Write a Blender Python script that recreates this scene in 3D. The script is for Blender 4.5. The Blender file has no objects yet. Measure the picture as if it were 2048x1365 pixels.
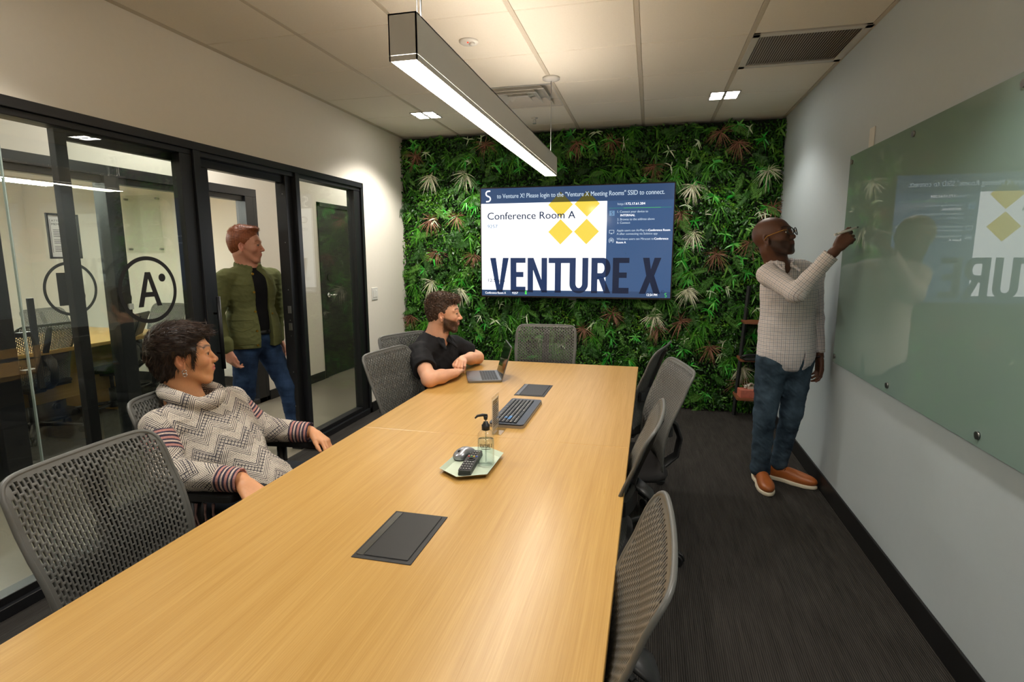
import bpy, bmesh, math, random
import numpy as np
from mathutils import Vector, Matrix, Euler
C = bpy.context.scene.collection
SC = bpy.context.scene
PI = math.pi
random.seed(7)

# ---------------------------------------------------------------- camera
cam_d = bpy.data.cameras.new('camera')
cam = bpy.data.objects.new('camera', cam_d); C.objects.link(cam)
cam_d.sensor_width = 36.0; cam_d.sensor_fit = 'HORIZONTAL'
cam_d.lens = 36.0 * 1105.7 / 2048.0
cam_d.clip_start = 0.02
_r = Vector((0.97055353, 0.24087679, -0.00205183))
_u = Vector((-0.03515885, 0.15008028, 0.98804846))
_f = Vector((-0.23830588, 0.95888179, -0.1541299))
cam.matrix_world = Matrix(((_r.x, _u.x, -_f.x, 2.5693), (_r.y, _u.y, -_f.y, -5.3343), (_r.z, _u.z, -_f.z, 1.5064), (0, 0, 0, 1)))
SC.camera = cam
# ---------------------------------------------------------------- world and exposure
SC.view_settings.view_transform = 'Standard'
SC.view_settings.look = 'None'
SC.view_settings.gamma = 1.0
SC.view_settings.use_curve_mapping = False
SC.view_settings.exposure = 0.0
W_ = bpy.data.worlds.new('world'); SC.world = W_; W_.use_nodes = True
W_.node_tree.nodes['Background'].inputs[0].default_value = (0.9, 0.95, 1.0, 1)
W_.node_tree.nodes['Background'].inputs[1].default_value = 0.05
SC.cycles.max_bounces = 9
SC.cycles.diffuse_bounces = 4
SC.cycles.glossy_bounces = 4
SC.cycles.transparent_max_bounces = 16
SC.cycles.transmission_bounces = 8
SC.cycles.caustics_reflective = False
SC.cycles.caustics_refractive = False
SC.cycles.sample_clamp_indirect = 6.0
SC.cycles.use_denoising = True

# ---------------------------------------------------------------- room numbers (metres)
RW = 3.689      # right wall x
H = 2.711       # ceiling
YG = 0.21       # front face of the foliage
YB = 0.30       # plaster behind it
YN = -7.2       # wall behind the camera
TILE = 0.6096
X1 = 0.6298

# ---------------------------------------------------------------- materials
def lin(c):
    return tuple(((v / 12.92) if v <= 0.04045 else ((v + 0.055) / 1.055) ** 2.4) for v in [x / 255.0 for x in c])

class NT:
    def __init__(s, name):
        s.m = bpy.data.materials.new(name); s.m.use_nodes = True
        s.t = s.m.node_tree; s.t.nodes.clear()
        s.out = s.n('ShaderNodeOutputMaterial')
    def n(s, typ, **kw):
        nd = s.t.nodes.new(typ)
        for k, v in kw.items():
            if k.startswith('i_'):
                nd.inputs[k[2:].replace('_', ' ')].default_value = v
            else:
                setattr(nd, k, v)
        return nd
    def l(s, a, b):
        s.t.links.new(a, b)
    def math(s, op, a, b=None, c=None):
        nd = s.t.nodes.new('ShaderNodeMath'); nd.operation = op
        for i, v in enumerate((a, b, c)):
            if v is None: continue
            if isinstance(v, (int, float)): nd.inputs[i].default_value = v
            else: s.t.links.new(v, nd.inputs[i])
        return nd.outputs[0]
    def mix(s, fac, a, b):
        nd = s.t.nodes.new('ShaderNodeMix'); nd.data_type = 'RGBA'
        for i, v in ((0, fac), (6, a), (7, b)):
            if isinstance(v, (int, float)): nd.inputs[i].default_value = v
            elif isinstance(v, tuple): nd.inputs[i].default_value = (*v[:3], 1)
            else: s.t.links.new(v, nd.inputs[i])
        return nd.outputs[2]
    def coords(s, kind='Object', scale=(1, 1, 1), rot=(0, 0, 0)):
        tc = s.n('ShaderNodeTexCoord'); mp = s.n('ShaderNodeMapping')
        mp.inputs['Scale'].default_value = scale; mp.inputs['Rotation'].default_value = rot
        s.l(tc.outputs[kind], mp.inputs['Vector']); return mp.outputs[0]
    def noise(s, vec, scale, detail=2.0, rough=0.5, out='Fac'):
        nd = s.n('ShaderNodeTexNoise'); nd.inputs['Scale'].default_value = scale
        nd.inputs['Detail'].default_value = detail; nd.inputs['Roughness'].default_value = rough
        s.l(vec, nd.inputs['Vector']); return nd.outputs[out]
    def bsdf(s, col=(.5, .5, .5), rough=.5, metal=0., spec=.5, **kw):
        b = s.n('ShaderNodeBsdfPrincipled')
        if isinstance(col, tuple): b.inputs['Base Color'].default_value = (*col[:3], 1)
        else: s.l(col, b.inputs['Base Color'])
        if isinstance(rough, (int, float)): b.inputs['Roughness'].default_value = rough
        else: s.l(rough, b.inputs['Roughness'])
        b.inputs['Metallic'].default_value = metal
        b.inputs['Specular IOR Level'].default_value = spec
        for k, v in kw.items(): b.inputs[k.replace('_', ' ')].default_value = v
        s.l(b.outputs[0], s.out.inputs[0]); return b
    def bump(s, b, h, strength=.3, dist=.002):
        bp = s.n('ShaderNodeBump'); bp.inputs['Strength'].default_value = strength
        bp.inputs['Distance'].default_value = dist
        s.l(h, bp.inputs['Height']); s.l(bp.outputs[0], b.inputs['Normal'])

def mat(name, rgb, rough=.5, metal=0., spec=.5, var=.06, scale=30., bump=0., bscale=200., **kw):
    """plain surface: slight tone variation and optional fine bump"""
    t = NT(name); c = lin(rgb)
    if var > 0 or bump > 0: v = t.coords()
    if var > 0:
        f = t.noise(v, scale, 3)
        col = t.mix(f, tuple(x * (1 - var) for x in c), tuple(min(1, x * (1 + var)) for x in c))
    else: col = c
    b = t.bsdf(col, rough, metal, spec, **kw)
    if bump > 0: t.bump(b, t.noise(v, bscale, 3), bump)
    return t.m

def emis(name, rgb, power, linear=False):
    t = NT(name); e = t.n('ShaderNodeEmission')
    e.inputs[0].default_value = (*(rgb if linear else lin(rgb)), 1); e.inputs[1].default_value = power
    t.l(e.outputs[0], t.out.inputs[0]); return t.m

def glassmat(name, tint=(.93, .97, .94), base=.045, gl_rough=0.0):
    t = NT(name)
    lw = t.n('ShaderNodeLayerWeight'); lw.inputs[0].default_value = .5
    f = t.math('MULTIPLY_ADD', t.math('POWER', lw.outputs['Facing'], 5.0), 1 - base, base)
    tr = t.n('ShaderNodeBsdfTransparent'); tr.inputs[0].default_value = (*tint, 1)
    gl = t.n('ShaderNodeBsdfGlossy'); gl.inputs['Roughness'].default_value = gl_rough
    mx = t.n('ShaderNodeMixShader'); t.l(f, mx.inputs[0]); t.l(tr.outputs[0], mx.inputs[1]); t.l(gl.outputs[0], mx.inputs[2])
    t.l(mx.outputs[0], t.out.inputs[0]); return t.m

M = {}
M['wall_white'] = mat('wall_white', (234, 227, 214), .85, bump=.12, bscale=260, var=.02)
M['wall_grey'] = mat('wall_grey', (184, 194, 198), .6, bump=.12, bscale=260, var=.02)
M['black_frame'] = mat('black_frame', (30, 31, 34), .32, spec=.5, var=.1)
M['frame_dark'] = mat('frame_dark', (22, 22, 24), .4, var=.1)
M['baseboard'] = mat('baseboard_black', (22, 22, 23), .5, var=.1)
M['black_plastic'] = mat('black_plastic', (26, 26, 27), .45, var=.15, bump=.1)
M['dark_plastic'] = mat('dark_plastic', (38, 38, 40), .5, var=.1)
M['chair_grey'] = mat('chair_grey', (88, 88, 85), .42, var=.05, bump=.06)
M['chrome'] = mat('chrome', (205, 205, 205), .18, 1.0, var=.03)
M['steel'] = mat('steel', (150, 150, 150), .35, 1.0, var=.05)
M['white_metal'] = mat('white_metal', (205, 202, 196), .45, var=.02)
M['white_plastic'] = mat('white_plastic', (222, 220, 214), .4, var=.02)
M['glass'] = glassmat('clear_glass', (.955, .975, .955), .075)
M['glass_edge'] = mat('glass_edge', (170, 185, 178), .15, .3, var=.1)
M['decal'] = mat('decal_black', (24, 22, 20), .5, var=.05)

def ceiling_mat():
    t = NT('ceiling_tile'); v = t.coords()
    n = t.noise(v, 420, 3, .7); n2 = t.noise(v, 90, 3, .6)
    m = t.math('ADD', t.math('MULTIPLY', n, .7), t.math('MULTIPLY', n2, .3))
    col = t.mix(m, lin((222, 214, 200)), lin((246, 240, 226)))
    b = t.bsdf(col, .9); t.bump(b, m, .5, .003); return t.m
M['ceiling'] = ceiling_mat()

def carpet_mat():
    t = NT('carpet_ribbed'); v = t.coords()
    st = t.noise(t.coords(scale=(1, .035, 1)), 150, 3, .7)      # lengthwise streaks
    st2 = t.noise(t.coords(scale=(1, .12, 1)), 28, 2, .6)
    br = t.n('ShaderNodeTexBrick'); br.offset = .37; br.inputs['Scale'].default_value = 1
    br.inputs['Brick Width'].default_value = 1.0; br.inputs['Row Height'].default_value = .25
    br.inputs['Mortar Size'].default_value = 0.0012
    br.inputs['Color1'].default_value = (.3, .3, .3, 1); br.inputs['Color2'].default_value = (.7, .7, .7, 1)
    br.inputs['Mortar'].default_value = (.1, .1, .1, 1)
    t.l(t.coords(rot=(0, 0, PI / 2)), br.inputs['Vector'])
    wv = t.n('ShaderNodeTexWave'); wv.bands_direction = 'X'; wv.inputs['Scale'].default_value = 38
    wv.inputs['Distortion'].default_value = .4
    t.l(v, wv.inputs['Vector'])
    f = t.math('ADD', t.math('MULTIPLY', st, .55), t.math('MULTIPLY', st2, .35))
    f = t.math('ADD', f, t.math('MULTIPLY', t.math('SUBTRACT', br.outputs['Color'], .5), .10))
    fuzz = t.noise(v, 700, 2)
    f = t.math('ADD', f, t.math('MULTIPLY', t.math('SUBTRACT', fuzz, .5), .5))
    f = t.math('ADD', f, t.math('MULTIPLY', t.math('SUBTRACT', wv.outputs['Fac'], .5), .30))
    cr = t.n('ShaderNodeMapRange'); cr.inputs[1].default_value = .1; cr.inputs[2].default_value = .85; t.l(f, cr.inputs[0])
    col = t.mix(cr.outputs[0], lin((18, 17, 16)), lin((84, 80, 76)))
    b = t.bsdf(col, .95, spec=.1)
    hh = t.math('ADD', wv.outputs['Fac'], t.math('MULTIPLY', fuzz, .6))
    t.bump(b, hh, .7, .004); return t.m
M['carpet'] = carpet_mat()

def concrete_mat():
    t = NT('polished_concrete'); v = t.coords()
    n = t.noise(v, 2.2, 6, .6); n2 = t.noise(v, 40, 4, .6)
    f = t.math('ADD', t.math('MULTIPLY', n, .7), t.math('MULTIPLY', n2, .3))
    col = t.mix(f, lin((98, 92, 80)), lin((146, 138, 122)))
    t.bsdf(col, .28, spec=.5); return t.m
M['concrete'] = concrete_mat()

def wood_mat(name, axis, c0, c1, rough=.3, fine=1.0):
    t = NT(name)
    s1 = [1, 1, 1]; s1[axis] = .012
    s2 = [1, 1, 1]; s2[axis] = .03
    g = t.noise(t.coords(scale=tuple(s1)), 330 * fine, 3, .7)
    g2 = t.noise(t.coords(scale=tuple(s2)), 38 * fine, 4, .6)
    g3 = t.noise(t.coords(scale=tuple(s2)), 5, 2, .5)
    f = t.math('ADD', t.math('MULTIPLY', g, .45), t.math('ADD', t.math('MULTIPLY', g2, .38), t.math('MULTIPLY', g3, .17)))
    mr = t.n('ShaderNodeMapRange'); mr.inputs[1].default_value = .33; mr.inputs[2].default_value = .67; t.l(f, mr.inputs[0])
    col = t.mix(mr.outputs[0], lin(c0), lin(c1))
    r = t.math('MULTIPLY_ADD', mr.outputs[0], -.06, rough + .03)
    b = t.bsdf(col, r, spec=.5); t.bump(b, g, .06, .001); return t.m
M['table_wood'] = wood_mat('oak_laminate', 1, (170, 128, 62), (198, 159, 94), .30)
M['shelf_wood'] = wood_mat('rustic_wood', 0, (92, 52, 32), (150, 92, 58), .5)

# ---------------------------------------------------------------- mesh helpers
class MB:
    """collects shapes; build() links them as ONE mesh object"""
    def __init__(s): s.v = []; s.f = []; s.mi = []; s.n = 0; s.sm = []
    def add(s, verts, faces, mi=0, smooth=False):
        o = s.n
        s.v.extend([tuple(p) for p in verts]); s.n += len(verts)
        for f in faces: s.f.append(tuple(i + o for i in f)); s.mi.append(mi); s.sm.append(smooth)
        return s
    def bm(s, b, mi=0, smooth=False, M4=None):
        b.verts.index_update()
        vs = [(M4 @ v.co if M4 else v.co) for v in b.verts]
        s.add(vs, [[v.index for v in f.verts] for f in b.faces], mi, smooth); b.free(); return s
    def box(s, lo, hi, bev=0., seg=2, mi=0, M4=None, smooth=None):
        b = bmesh.new(); bmesh.ops.create_cube(b, size=1)
        c = [(a + d) / 2 for a, d in zip(lo, hi)]; z = [abs(d - a) for a, d in zip(lo, hi)]
        for v in b.verts: v.co = Vector((v.co.x * z[0] + c[0], v.co.y * z[1] + c[1], v.co.z * z[2] + c[2]))
        if bev > 0:
            bmesh.ops.bevel(b, geom=list(b.edges), offset=min(bev, min(z) * .49), segments=seg, affect='EDGES', profile=.5)
        return s.bm(b, mi, (bev >= .0045) if smooth is None else smooth, M4)
    def cyl(s, p0, p1, r0, r1=None, seg=24, mi=0, cap=True, smooth=True, M4=None):
        r1 = r0 if r1 is None else r1
        return s.tube([p0, p1], [r0, r1], seg, mi, cap, smooth, M4)
    def tube(s, pts, radii, seg=12, mi=0, cap=True, smooth=True, M4=None, flat=1.0, up=None):
        P = [Vector(p) for p in pts]; n = len(P)
        if isinstance(radii, (int, float)): radii = [radii] * n
        T = [(P[min(i + 1, n - 1)] - P[max(i - 1, 0)]).normalized() for i in range(n)]
        ref = Vector(up) if up else (Vector((0, 0, 1)) if abs(T[0].z) < .9 else Vector((1, 0, 0)))
        X = T[0].cross(ref).normalized(); vs = []
        for i in range(n):
            X = (X - T[i] * X.dot(T[i])).normalized(); Y = T[i].cross(X)
            for k in range(seg):
                a = 2 * PI * k / seg
                vs.append(P[i] + X * (math.cos(a) * radii[i]) + Y * (math.sin(a) * radii[i] * flat))
        fs = [(i * seg + k, i * seg + (k + 1) % seg, (i + 1) * seg + (k + 1) % seg, (i + 1) * seg + k) for i in range(n - 1) for k in range(seg)]
        if M4: vs = [M4 @ v for v in vs]
        s.add(vs, fs, mi, smooth)
        if cap:
            o = s.n - len(vs)
            s.f.append(tuple(o + k for k in reversed(range(seg)))); s.mi.append(mi); s.sm.append(False)
            s.f.append(tuple(o + (n - 1) * seg + k for k in range(seg))); s.mi.append(mi); s.sm.append(False)
        return s
    def lathe(s, prof, c=(0, 0, 0), seg=32, mi=0, M4=None, smooth=True):
        vs = []; fs = []; n = len(prof)
        for (r, z) in prof:
            for k in range(seg):
                a = 2 * PI * k / seg; vs.append(Vector((c[0] + r * math.cos(a), c[1] + r * math.sin(a), c[2] + z)))
        for i in range(n - 1):
            for k in range(seg):
                fs.append((i * seg + k, i * seg + (k + 1) % seg, (i + 1) * seg + (k + 1) % seg, (i + 1) * seg + k))
        if prof[0][0] > 1e-4: fs.append(tuple(reversed(range(seg))))
        if prof[-1][0] > 1e-4: fs.append(tuple((n - 1) * seg + k for k in range(seg)))
        if M4: vs = [M4 @ v for v in vs]
        return s.add(vs, fs, mi, smooth)
    def prism(s, poly, z0, z1, mi=0, M4=None, smooth=False):
        n = len(poly); vs = [Vector((x, y, z0)) for x, y in poly] + [Vector((x, y, z1)) for x, y in poly]
        fs = [tuple(reversed(range(n))), tuple(range(n, 2 * n))] + [(i, (i + 1) % n, n + (i + 1) % n, n + i) for i in range(n)]
        if M4: vs = [M4 @ v for v in vs]
        return s.add(vs, fs, mi, smooth)
    def ball(s, c, r, mi=0, sub=3, M4=None):
        b = bmesh.new(); bmesh.ops.create_icosphere(b, subdivisions=sub, radius=1)
        r = (r, r, r) if isinstance(r, (int, float)) else r
        for v in b.verts: v.co = Vector((v.co.x * r[0] + c[0], v.co.y * r[1] + c[1], v.co.z * r[2] + c[2]))
        return s.bm(b, mi, True, M4)
    def build(s, name, m, parent=None, loc=None):
        me = bpy.data.meshes.new(name); me.from_pydata(s.v, [], s.f); 
        ms = m if isinstance(m, (list, tuple)) else [m]
        for x in ms: me.materials.append(M[x] if isinstance(x, str) else x)
        me.polygons.foreach_set('material_index', s.mi); me.polygons.foreach_set('use_smooth', s.sm)
        me.update()
        bb = bmesh.new(); bb.from_mesh(me); bmesh.ops.recalc_face_normals(bb, faces=bb.faces); bb.to_mesh(me); bb.free()
        o = bpy.data.objects.new(name, me); C.objects.link(o)
        if parent: o.parent = parent
        if loc: o.location = loc
        return o

def npmesh(name, V, F, mats, parent=None, mi=None, smooth=True, fn=4):
    """fast mesh from numpy arrays (faces all of fn corners)"""
    me = bpy.data.meshes.new(name); nv, nf = len(V), len(F)
    me.vertices.add(nv); me.vertices.foreach_set('co', np.asarray(V, np.float32).ravel())
    me.loops.add(nf * fn); me.loops.foreach_set('vertex_index', np.asarray(F, np.int32).ravel())
    me.polygons.add(nf); me.polygons.foreach_set('loop_start', np.arange(0, nf * fn, fn, dtype=np.int32))
    me.polygons.foreach_set('loop_total', np.full(nf, fn, np.int32))
    for x in (mats if isinstance(mats, (list, tuple)) else [mats]): me.materials.append(M[x] if isinstance(x, str) else x)
    if mi is not None: me.polygons.foreach_set('material_index', np.asarray(mi, np.int32))
    me.polygons.foreach_set('use_smooth', np.full(nf, smooth, bool))
    me.update(calc_edges=True); me.validate()
    o = bpy.data.objects.new(name, me); C.objects.link(o)
    if parent: o.parent = parent
    return o

def empty(name, loc=(0, 0, 0), rz=0.):
    o = bpy.data.objects.new(name, None); C.objects.link(o); o.location = loc; o.rotation_euler = (0, 0, rz)
    o.empty_display_size = .1; return o
def tag(o, label=None, cat=None, group=None, kind=None):
    if label: o['label'] = label
    if cat: o['category'] = cat
    if group: o['group'] = group
    if kind: o['kind'] = kind
    return o
def thing(name, label, cat, loc=(0, 0, 0), rz=0., group=None):
    return tag(empty(name, loc, rz), label, cat, group)
def struct(o, label=None):
    o['kind'] = 'structure'
    if label: o['label'] = label
    return o
def copy_tree(o, parent=None):
    c = o.copy(); C.objects.link(c)
    if parent: c.parent = parent
    for ch in [x for x in C.objects if x.parent == o]: copy_tree(ch, c)
    return c

_tc = {}
def text2d(s, bold=0.):
    """2-D outline mesh of a word in the built-in font, normalised to its own box: returns verts, faces, width, height"""
    key = (s, bold)
    if key in _tc: return _tc[key]
    cu = bpy.data.curves.new('t', 'FONT'); cu.body = s; cu.size = 1; cu.offset = bold; cu.resolution_u = 3
    o = bpy.data.objects.new('t', cu); C.objects.link(o)
    dg = bpy.context.evaluated_depsgraph_get(); me = o.evaluated_get(dg).to_mesh()
    vs = [(v.co.x, v.co.y) for v in me.vertices]; fs = [tuple(p.vertices) for p in me.polygons]
    o.evaluated_get(dg).to_mesh_clear(); bpy.data.objects.remove(o); bpy.data.curves.remove(cu)
    x0 = min(v[0] for v in vs); x1 = max(v[0] for v in vs)
    r = ([(x - x0, y) for x, y in vs], fs, x1 - x0); _tc[key] = r
    return r

def glyphs_venture():
    """condensed heavy capitals; cap height 1, each letter = list of polygons (convex or simple)"""
    G = {}
    G['V'] = (200, [[(0, 0), (62, 0), (100, 275), (138, 0), (200, 0), (131, 348), (69, 348)]])
    G['E'] = (160, [[(0, 0), (160, 0), (160, 50), (63, 50), (63, 142), (138, 142), (138, 195), (63, 195), (63, 292), (160, 292), (160, 348), (0, 348)]])
    G['N'] = (204, [[(0, 0), (62, 0), (146, 220), (146, 0), (204, 0), (204, 348), (148, 348), (58, 120), (58, 348), (0, 348)]])
    G['T'] = (216, [[(0, 0), (216, 0), (216, 52), (128, 52), (128, 348), (65, 348), (65, 52), (0, 52)]])
    u = [(-62, 0), (0, 0), (0, 245)]
    for k in range(0, 13):
        a = PI - PI * k / 12; u.append((33 + 33 * math.cos(a), 255 + 44 * math.sin(a)))
    u += [(66, 0), (126, 0), (126, 255)]
    for k in range(0, 17):
        a = PI * k / 16; u.append((32 + 94 * math.cos(a), 262 + 90 * math.sin(a)))
    G['U'] = (126, [u])
    r = [(0, 0), (98, 0)]
    for k in range(0, 13):
        a = -PI / 2 + PI * k / 12; r.append((110 + 82 * math.cos(a), 100 + 100 * math.sin(a)))
    rr = [(62, 150), (62, 52), (96, 52)]
    G['R'] = (192, [[(0, 0), (62, 0), (62, 348), (0, 348)],
                    [(62, 0), (120, 0)] + [(118 + 72 * math.cos(-PI / 2 + PI * k / 12), 98 + 98 * math.sin(-PI / 2 + PI * k / 12)) for k in range(1, 12)] +
                    [(118, 196), (62, 196), (62, 150), (96, 150)] + [(100 + 30 * math.cos(PI / 2 - PI * k / 10), 101 + 49 * math.sin(PI / 2 - PI * k / 10)) for k in range(0, 11)] + [(62, 52)],
                    [(62, 185), (122, 185), (194, 348), (130, 348), (76, 212), (62, 212)]])
    G['X'] = (204, [[(30, 0), (92, 0), (108, 110), (140, 0), (204, 0), (142, 172), (204, 348), (140, 348), (102, 235), (62, 348), (0, 348), (66, 172)]])
    return G
VGL = glyphs_venture()
VX = [('V', 92), ('E', 311), ('N', 493), ('T', 713), ('U', 991), ('R', 1148), ('E', 1360), ('X', 1620)]
def fill_poly(poly):
    """triangulate a simple polygon -> verts, faces"""
    from mathutils.geometry import tessellate_polygon
    tr = tessellate_polygon([[Vector((x, y, 0)) for x, y in poly]])
    return poly, [tuple(t) for t in tr]
# ================================================================ ROOM
# floor
struct(MB().box((-0.02, YN, -.05), (RW, YB, 0)).build('floor', 'carpet'))
struct(MB().box((0, YB, 0), (RW + .12, YB + .1, H + .1)).build('wall_back', 'wall_white'))
struct(MB().box((RW, YN, 0), (RW + .12, YB, H + .1)).build('wall_right', 'wall_grey'))
struct(MB().box((-.12, YN - .12, 0), (RW + .12, YN, H + .1)).build('wall_near', 'wall_white'))
FZ = 2.153   # top of the black glazing frame
FY1 = -.622  # its end towards the living wall
FY0 = -5.6
w = MB()
w.box((-.12, YN, FZ), (0, YB + .1, H + .1))
w.box((-.12, FY1, 0), (0, YB + .1, FZ)); w.box((-.12, YN, 0), (0, FY0, FZ))
struct(w.build('wall_left', 'wall_white'))
# baseboards
struct(MB().box((RW - .012, YN, 0), (RW, YB, .115), .003).build('baseboard_right', 'baseboard'))
b = MB().box((0, FY1, 0), (.012, YB, .10), .003).box((0, YN, 0), (.012, FY0, .1), .003)
struct(b.build('baseboard_left', 'baseboard'))

# ceiling panels with narrow reveals and the grid between them
ys = [0.0 - k * TILE for k in range(-1, 13)]
xs = [X1 + k * TILE for k in range(-2, 6)]
c = MB()
for i in range(len(xs) - 1):
    for j in range(len(ys) - 1):
        x0, x1 = max(xs[i], 0), min(xs[i + 1], RW); y1, y0 = min(ys[j], YB), max(ys[j + 1], YN)
        if x1 - x0 < .03 or y1 - y0 < .03: continue
        if i == 3 and j == 2: continue          # supply air diffuser sits here
        if i == 6 and j == 3: continue          # return grille
        c.box((x0 + .012, y0 + .003, H), (x1 - .012, y1 - .003, H + .016), .004, 1)
c.box((-.12, YN, H + .05), (RW + .12, YB + .1, H + .1))
struct(c.build('ceiling', 'ceiling'))
g = MB()
for x in xs:
    if .02 < x < RW - .02: g.box((x - .012, YN, H - .001), (x + .012, YB, H + .012), .001, 1)
for y in ys:
    if YN < y < YB: g.box((0, y - .0045, H + .006), (RW, y + .0045, H + .02))
g.box((0, YN, H - .002), (.02, YB, H + .012), .001, 1); g.box((RW - .022, YN, H - .002), (RW, YB, H + .012), .001, 1)
g.box((0, YN, H - .002), (RW, YN + .02, H + .012), .001, 1)
M['grid'] = mat('ceiling_grid', (200, 190, 172), .5, var=.03)
struct(g.build('trim_1', 'grid'), 'pale metal grid between the ceiling tiles')

# supply air diffuser
D = thing('air_diffuser', 'square white metal air diffuser with stepped louvres in the ceiling beside the lamp', 'air vent', (1.24 + .305, -.9144, H))
def ring(mb, r0, z0, r1, z1, th=.004):
    """square frustum skin from half size r0 at z0 to r1 at z1"""
    a = [(-r0, -r0, z0), (r0, -r0, z0), (r0, r0, z0), (-r0, r0, z0)]; b = [(-r1, -r1, z1), (r1, -r1, z1), (r1, r1, z1), (-r1, r1, z1)]
    mb.add(a + b, [(i, (i + 1) % 4, 4 + (i + 1) % 4, 4 + i) for i in range(4)])
DX = 1.24 + .305; 
D.location = (X1 + 1.5 * TILE, -.9144 - .0, H)
r = MB(); ring(r, .30, 0, .285, .0); ring(r, .285, 0, .255, .05); ring(r, .285, 0, .28, .06)
r.build('frame', 'white_metal', D)
for (a, z, b2, z2) in ((.225, -.004, .175, .04), (.155, -.006, .105, .03)):
    r = MB(); ring(r, a, z, b2, z2); ring(r, a, z, a - .004, z - .003); ring(r, a - .004, z - .003, b2 - .004, z2 - .003); r.build('louvre', 'white_metal', D)
r = MB(); ring(r, .085, -.008, .05, .02); r.add([(-.05, -.05, .02), (.05, -.05, .02), (.05, .05, .02), (-.05, .05, .02)], [(0, 1, 2, 3)]); r.build('centre_plate', 'white_metal', D)
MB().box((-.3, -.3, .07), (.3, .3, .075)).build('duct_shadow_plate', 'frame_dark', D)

# return grille
M['steel_grey'] = mat('grille_backing', (120, 114, 104), .7)
G = thing('return_grille', 'large white slatted return air grille in the ceiling against the grey wall', 'air vent', (X1 + 4.5 * TILE + .005, -2.5 * TILE, H))
fr = MB(); 
for (lo, hi) in (((-.30, -.295, -.004), (.3, -.25, .008)), ((-.3, .25, -.004), (.3, .295, .008)), ((-.30, -.295, -.004), (-.26, .295, .008)), ((.26, -.295, -.004), (.30, .295, .008))):
    fr.box(lo, hi, .002, 1)
fr.build('frame', 'white_metal', G)
sl = MB()
for k in range(38):
    x = -.255 + k * (.51 / 37)
    sl.add([(x, -.25, -.002), (x + .012, -.25, .010), (x + .012, .25, .010), (x, .25, -.002), (x + .0015, -.25, -.002), (x + .0135, -.25, .010), (x + .0135, .25, .010), (x + .0015, .25, -.002)],
           [(0, 1, 2, 3), (4, 7, 6, 5), (0, 3, 7, 4), (0, 4, 5, 1)])
sl.build('slats', 'white_metal', G)
MB().box((-.27, -.26, .014), (.27, .26, .018)).build('backing', 'steel_grey', G)

# smoke detector, sprinkler
S = thing('smoke_detector', 'round white smoke detector with a small red light on the ceiling right of the lamp', 'smoke detector', (1.519, -2.115, H))
MB().lathe([(.055, .0), (.055, -.006), (.048, -.012), (.032, -.016), (0, -.018)], seg=40).build('body', 'white_plastic', S)
MB().lathe([(.016, -.012), (.016, -.026), (0, -.028)], (.022, -.01, 0), 20).build('sensor_cap', 'white_plastic', S)
M['led'] = emis('red_led', (255, 40, 20), 3)
MB().ball((.004, -.03, -.017), .004, sub=2).build('indicator_light', 'led', S)
S = thing('fire_sprinkler', 'small metal sprinkler head hanging from the ceiling near the living wall', 'sprinkler', (1.521, -.27, H))
MB().lathe([(.03, 0), (.03, -.004), (.012, -.008), (.009, -.02), (.0, -.021)], seg=24).build('escutcheon', 'white_metal', S)
MB().tube([(-.011, 0, -.018), (-.013, 0, -.034), (0, 0, -.046)], .002, 8).tube([(.011, 0, -.018), (.013, 0, -.034), (0, 0, -.046)], .002, 8).build('frame_arm', 'chrome', S)
MB().lathe([(.001, -.046), (.016, -.047), (.016, -.049), (.001, -.049)], seg=20).build('deflector', 'chrome', S)

# recessed square lights, each with four lenses, and the light they throw
M['downlight'] = emis('downlight_lens', (255, 250, 240), 28)
def downlight(x, y, label, power, size=1.25):
    L = thing('recessed_light', label, 'ceiling light', (x, y, H), 0, 'recessed square ceiling lights')
    f = MB(); a = .108
    for lo, hi in (((-a, -a, -.006), (a, -a + .008, .003)), ((-a, a - .008, -.006), (a, a, .003)), ((-a, -a, -.006), (-a + .008, a, .003)), ((a - .008, -a, -.006), (a, a, .003)),
                   ((-.010, -a, -.006), (.010, a, .003)), ((-a, -.010, -.006), (a, .010, .003))): f.box(lo, hi)
    f.build('trim_frame', 'white_metal', L)
    for sx in (-1, 1):
        for sy in (-1, 1):
            cx, cy = sx * .054, sy * .054
            MB().box((cx - .043, cy - .043, -.004), (cx + .043, cy + .043, .002)).build('lens', 'downlight', L)
    ld = bpy.data.lights.new('spot', 'SPOT'); ld.energy = power; ld.color = (1, .95, .87); ld.spot_size = size * 1.0; ld.spot_blend = .5; ld.shadow_soft_size = .09; ld.specular_factor = .25
    lo = bpy.data.objects.new('recessed_spot', ld); C.objects.link(lo); lo.parent = L; lo.location = (0, 0, -.03)
    return L
downlight(.6298, -.6096, 'lit square recessed ceiling light in the corner above the light switch', 150, 2.25)
downlight(3.07, -.6096, 'lit square recessed ceiling light in front of the ladder shelf corner', 42, 2.2)
for (x, y, wh) in ((.6298, -3.9, 'above the nearest chair on the glass side'), (3.07, -3.9, 'above the aisle beside the writing board'), (.6298, -6.3, 'behind the photographer on the glass side'), (3.07, -6.3, 'behind the photographer on the board side')):
    downlight(x, y, 'square recessed ceiling light ' + wh, 95, 2.1)

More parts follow.
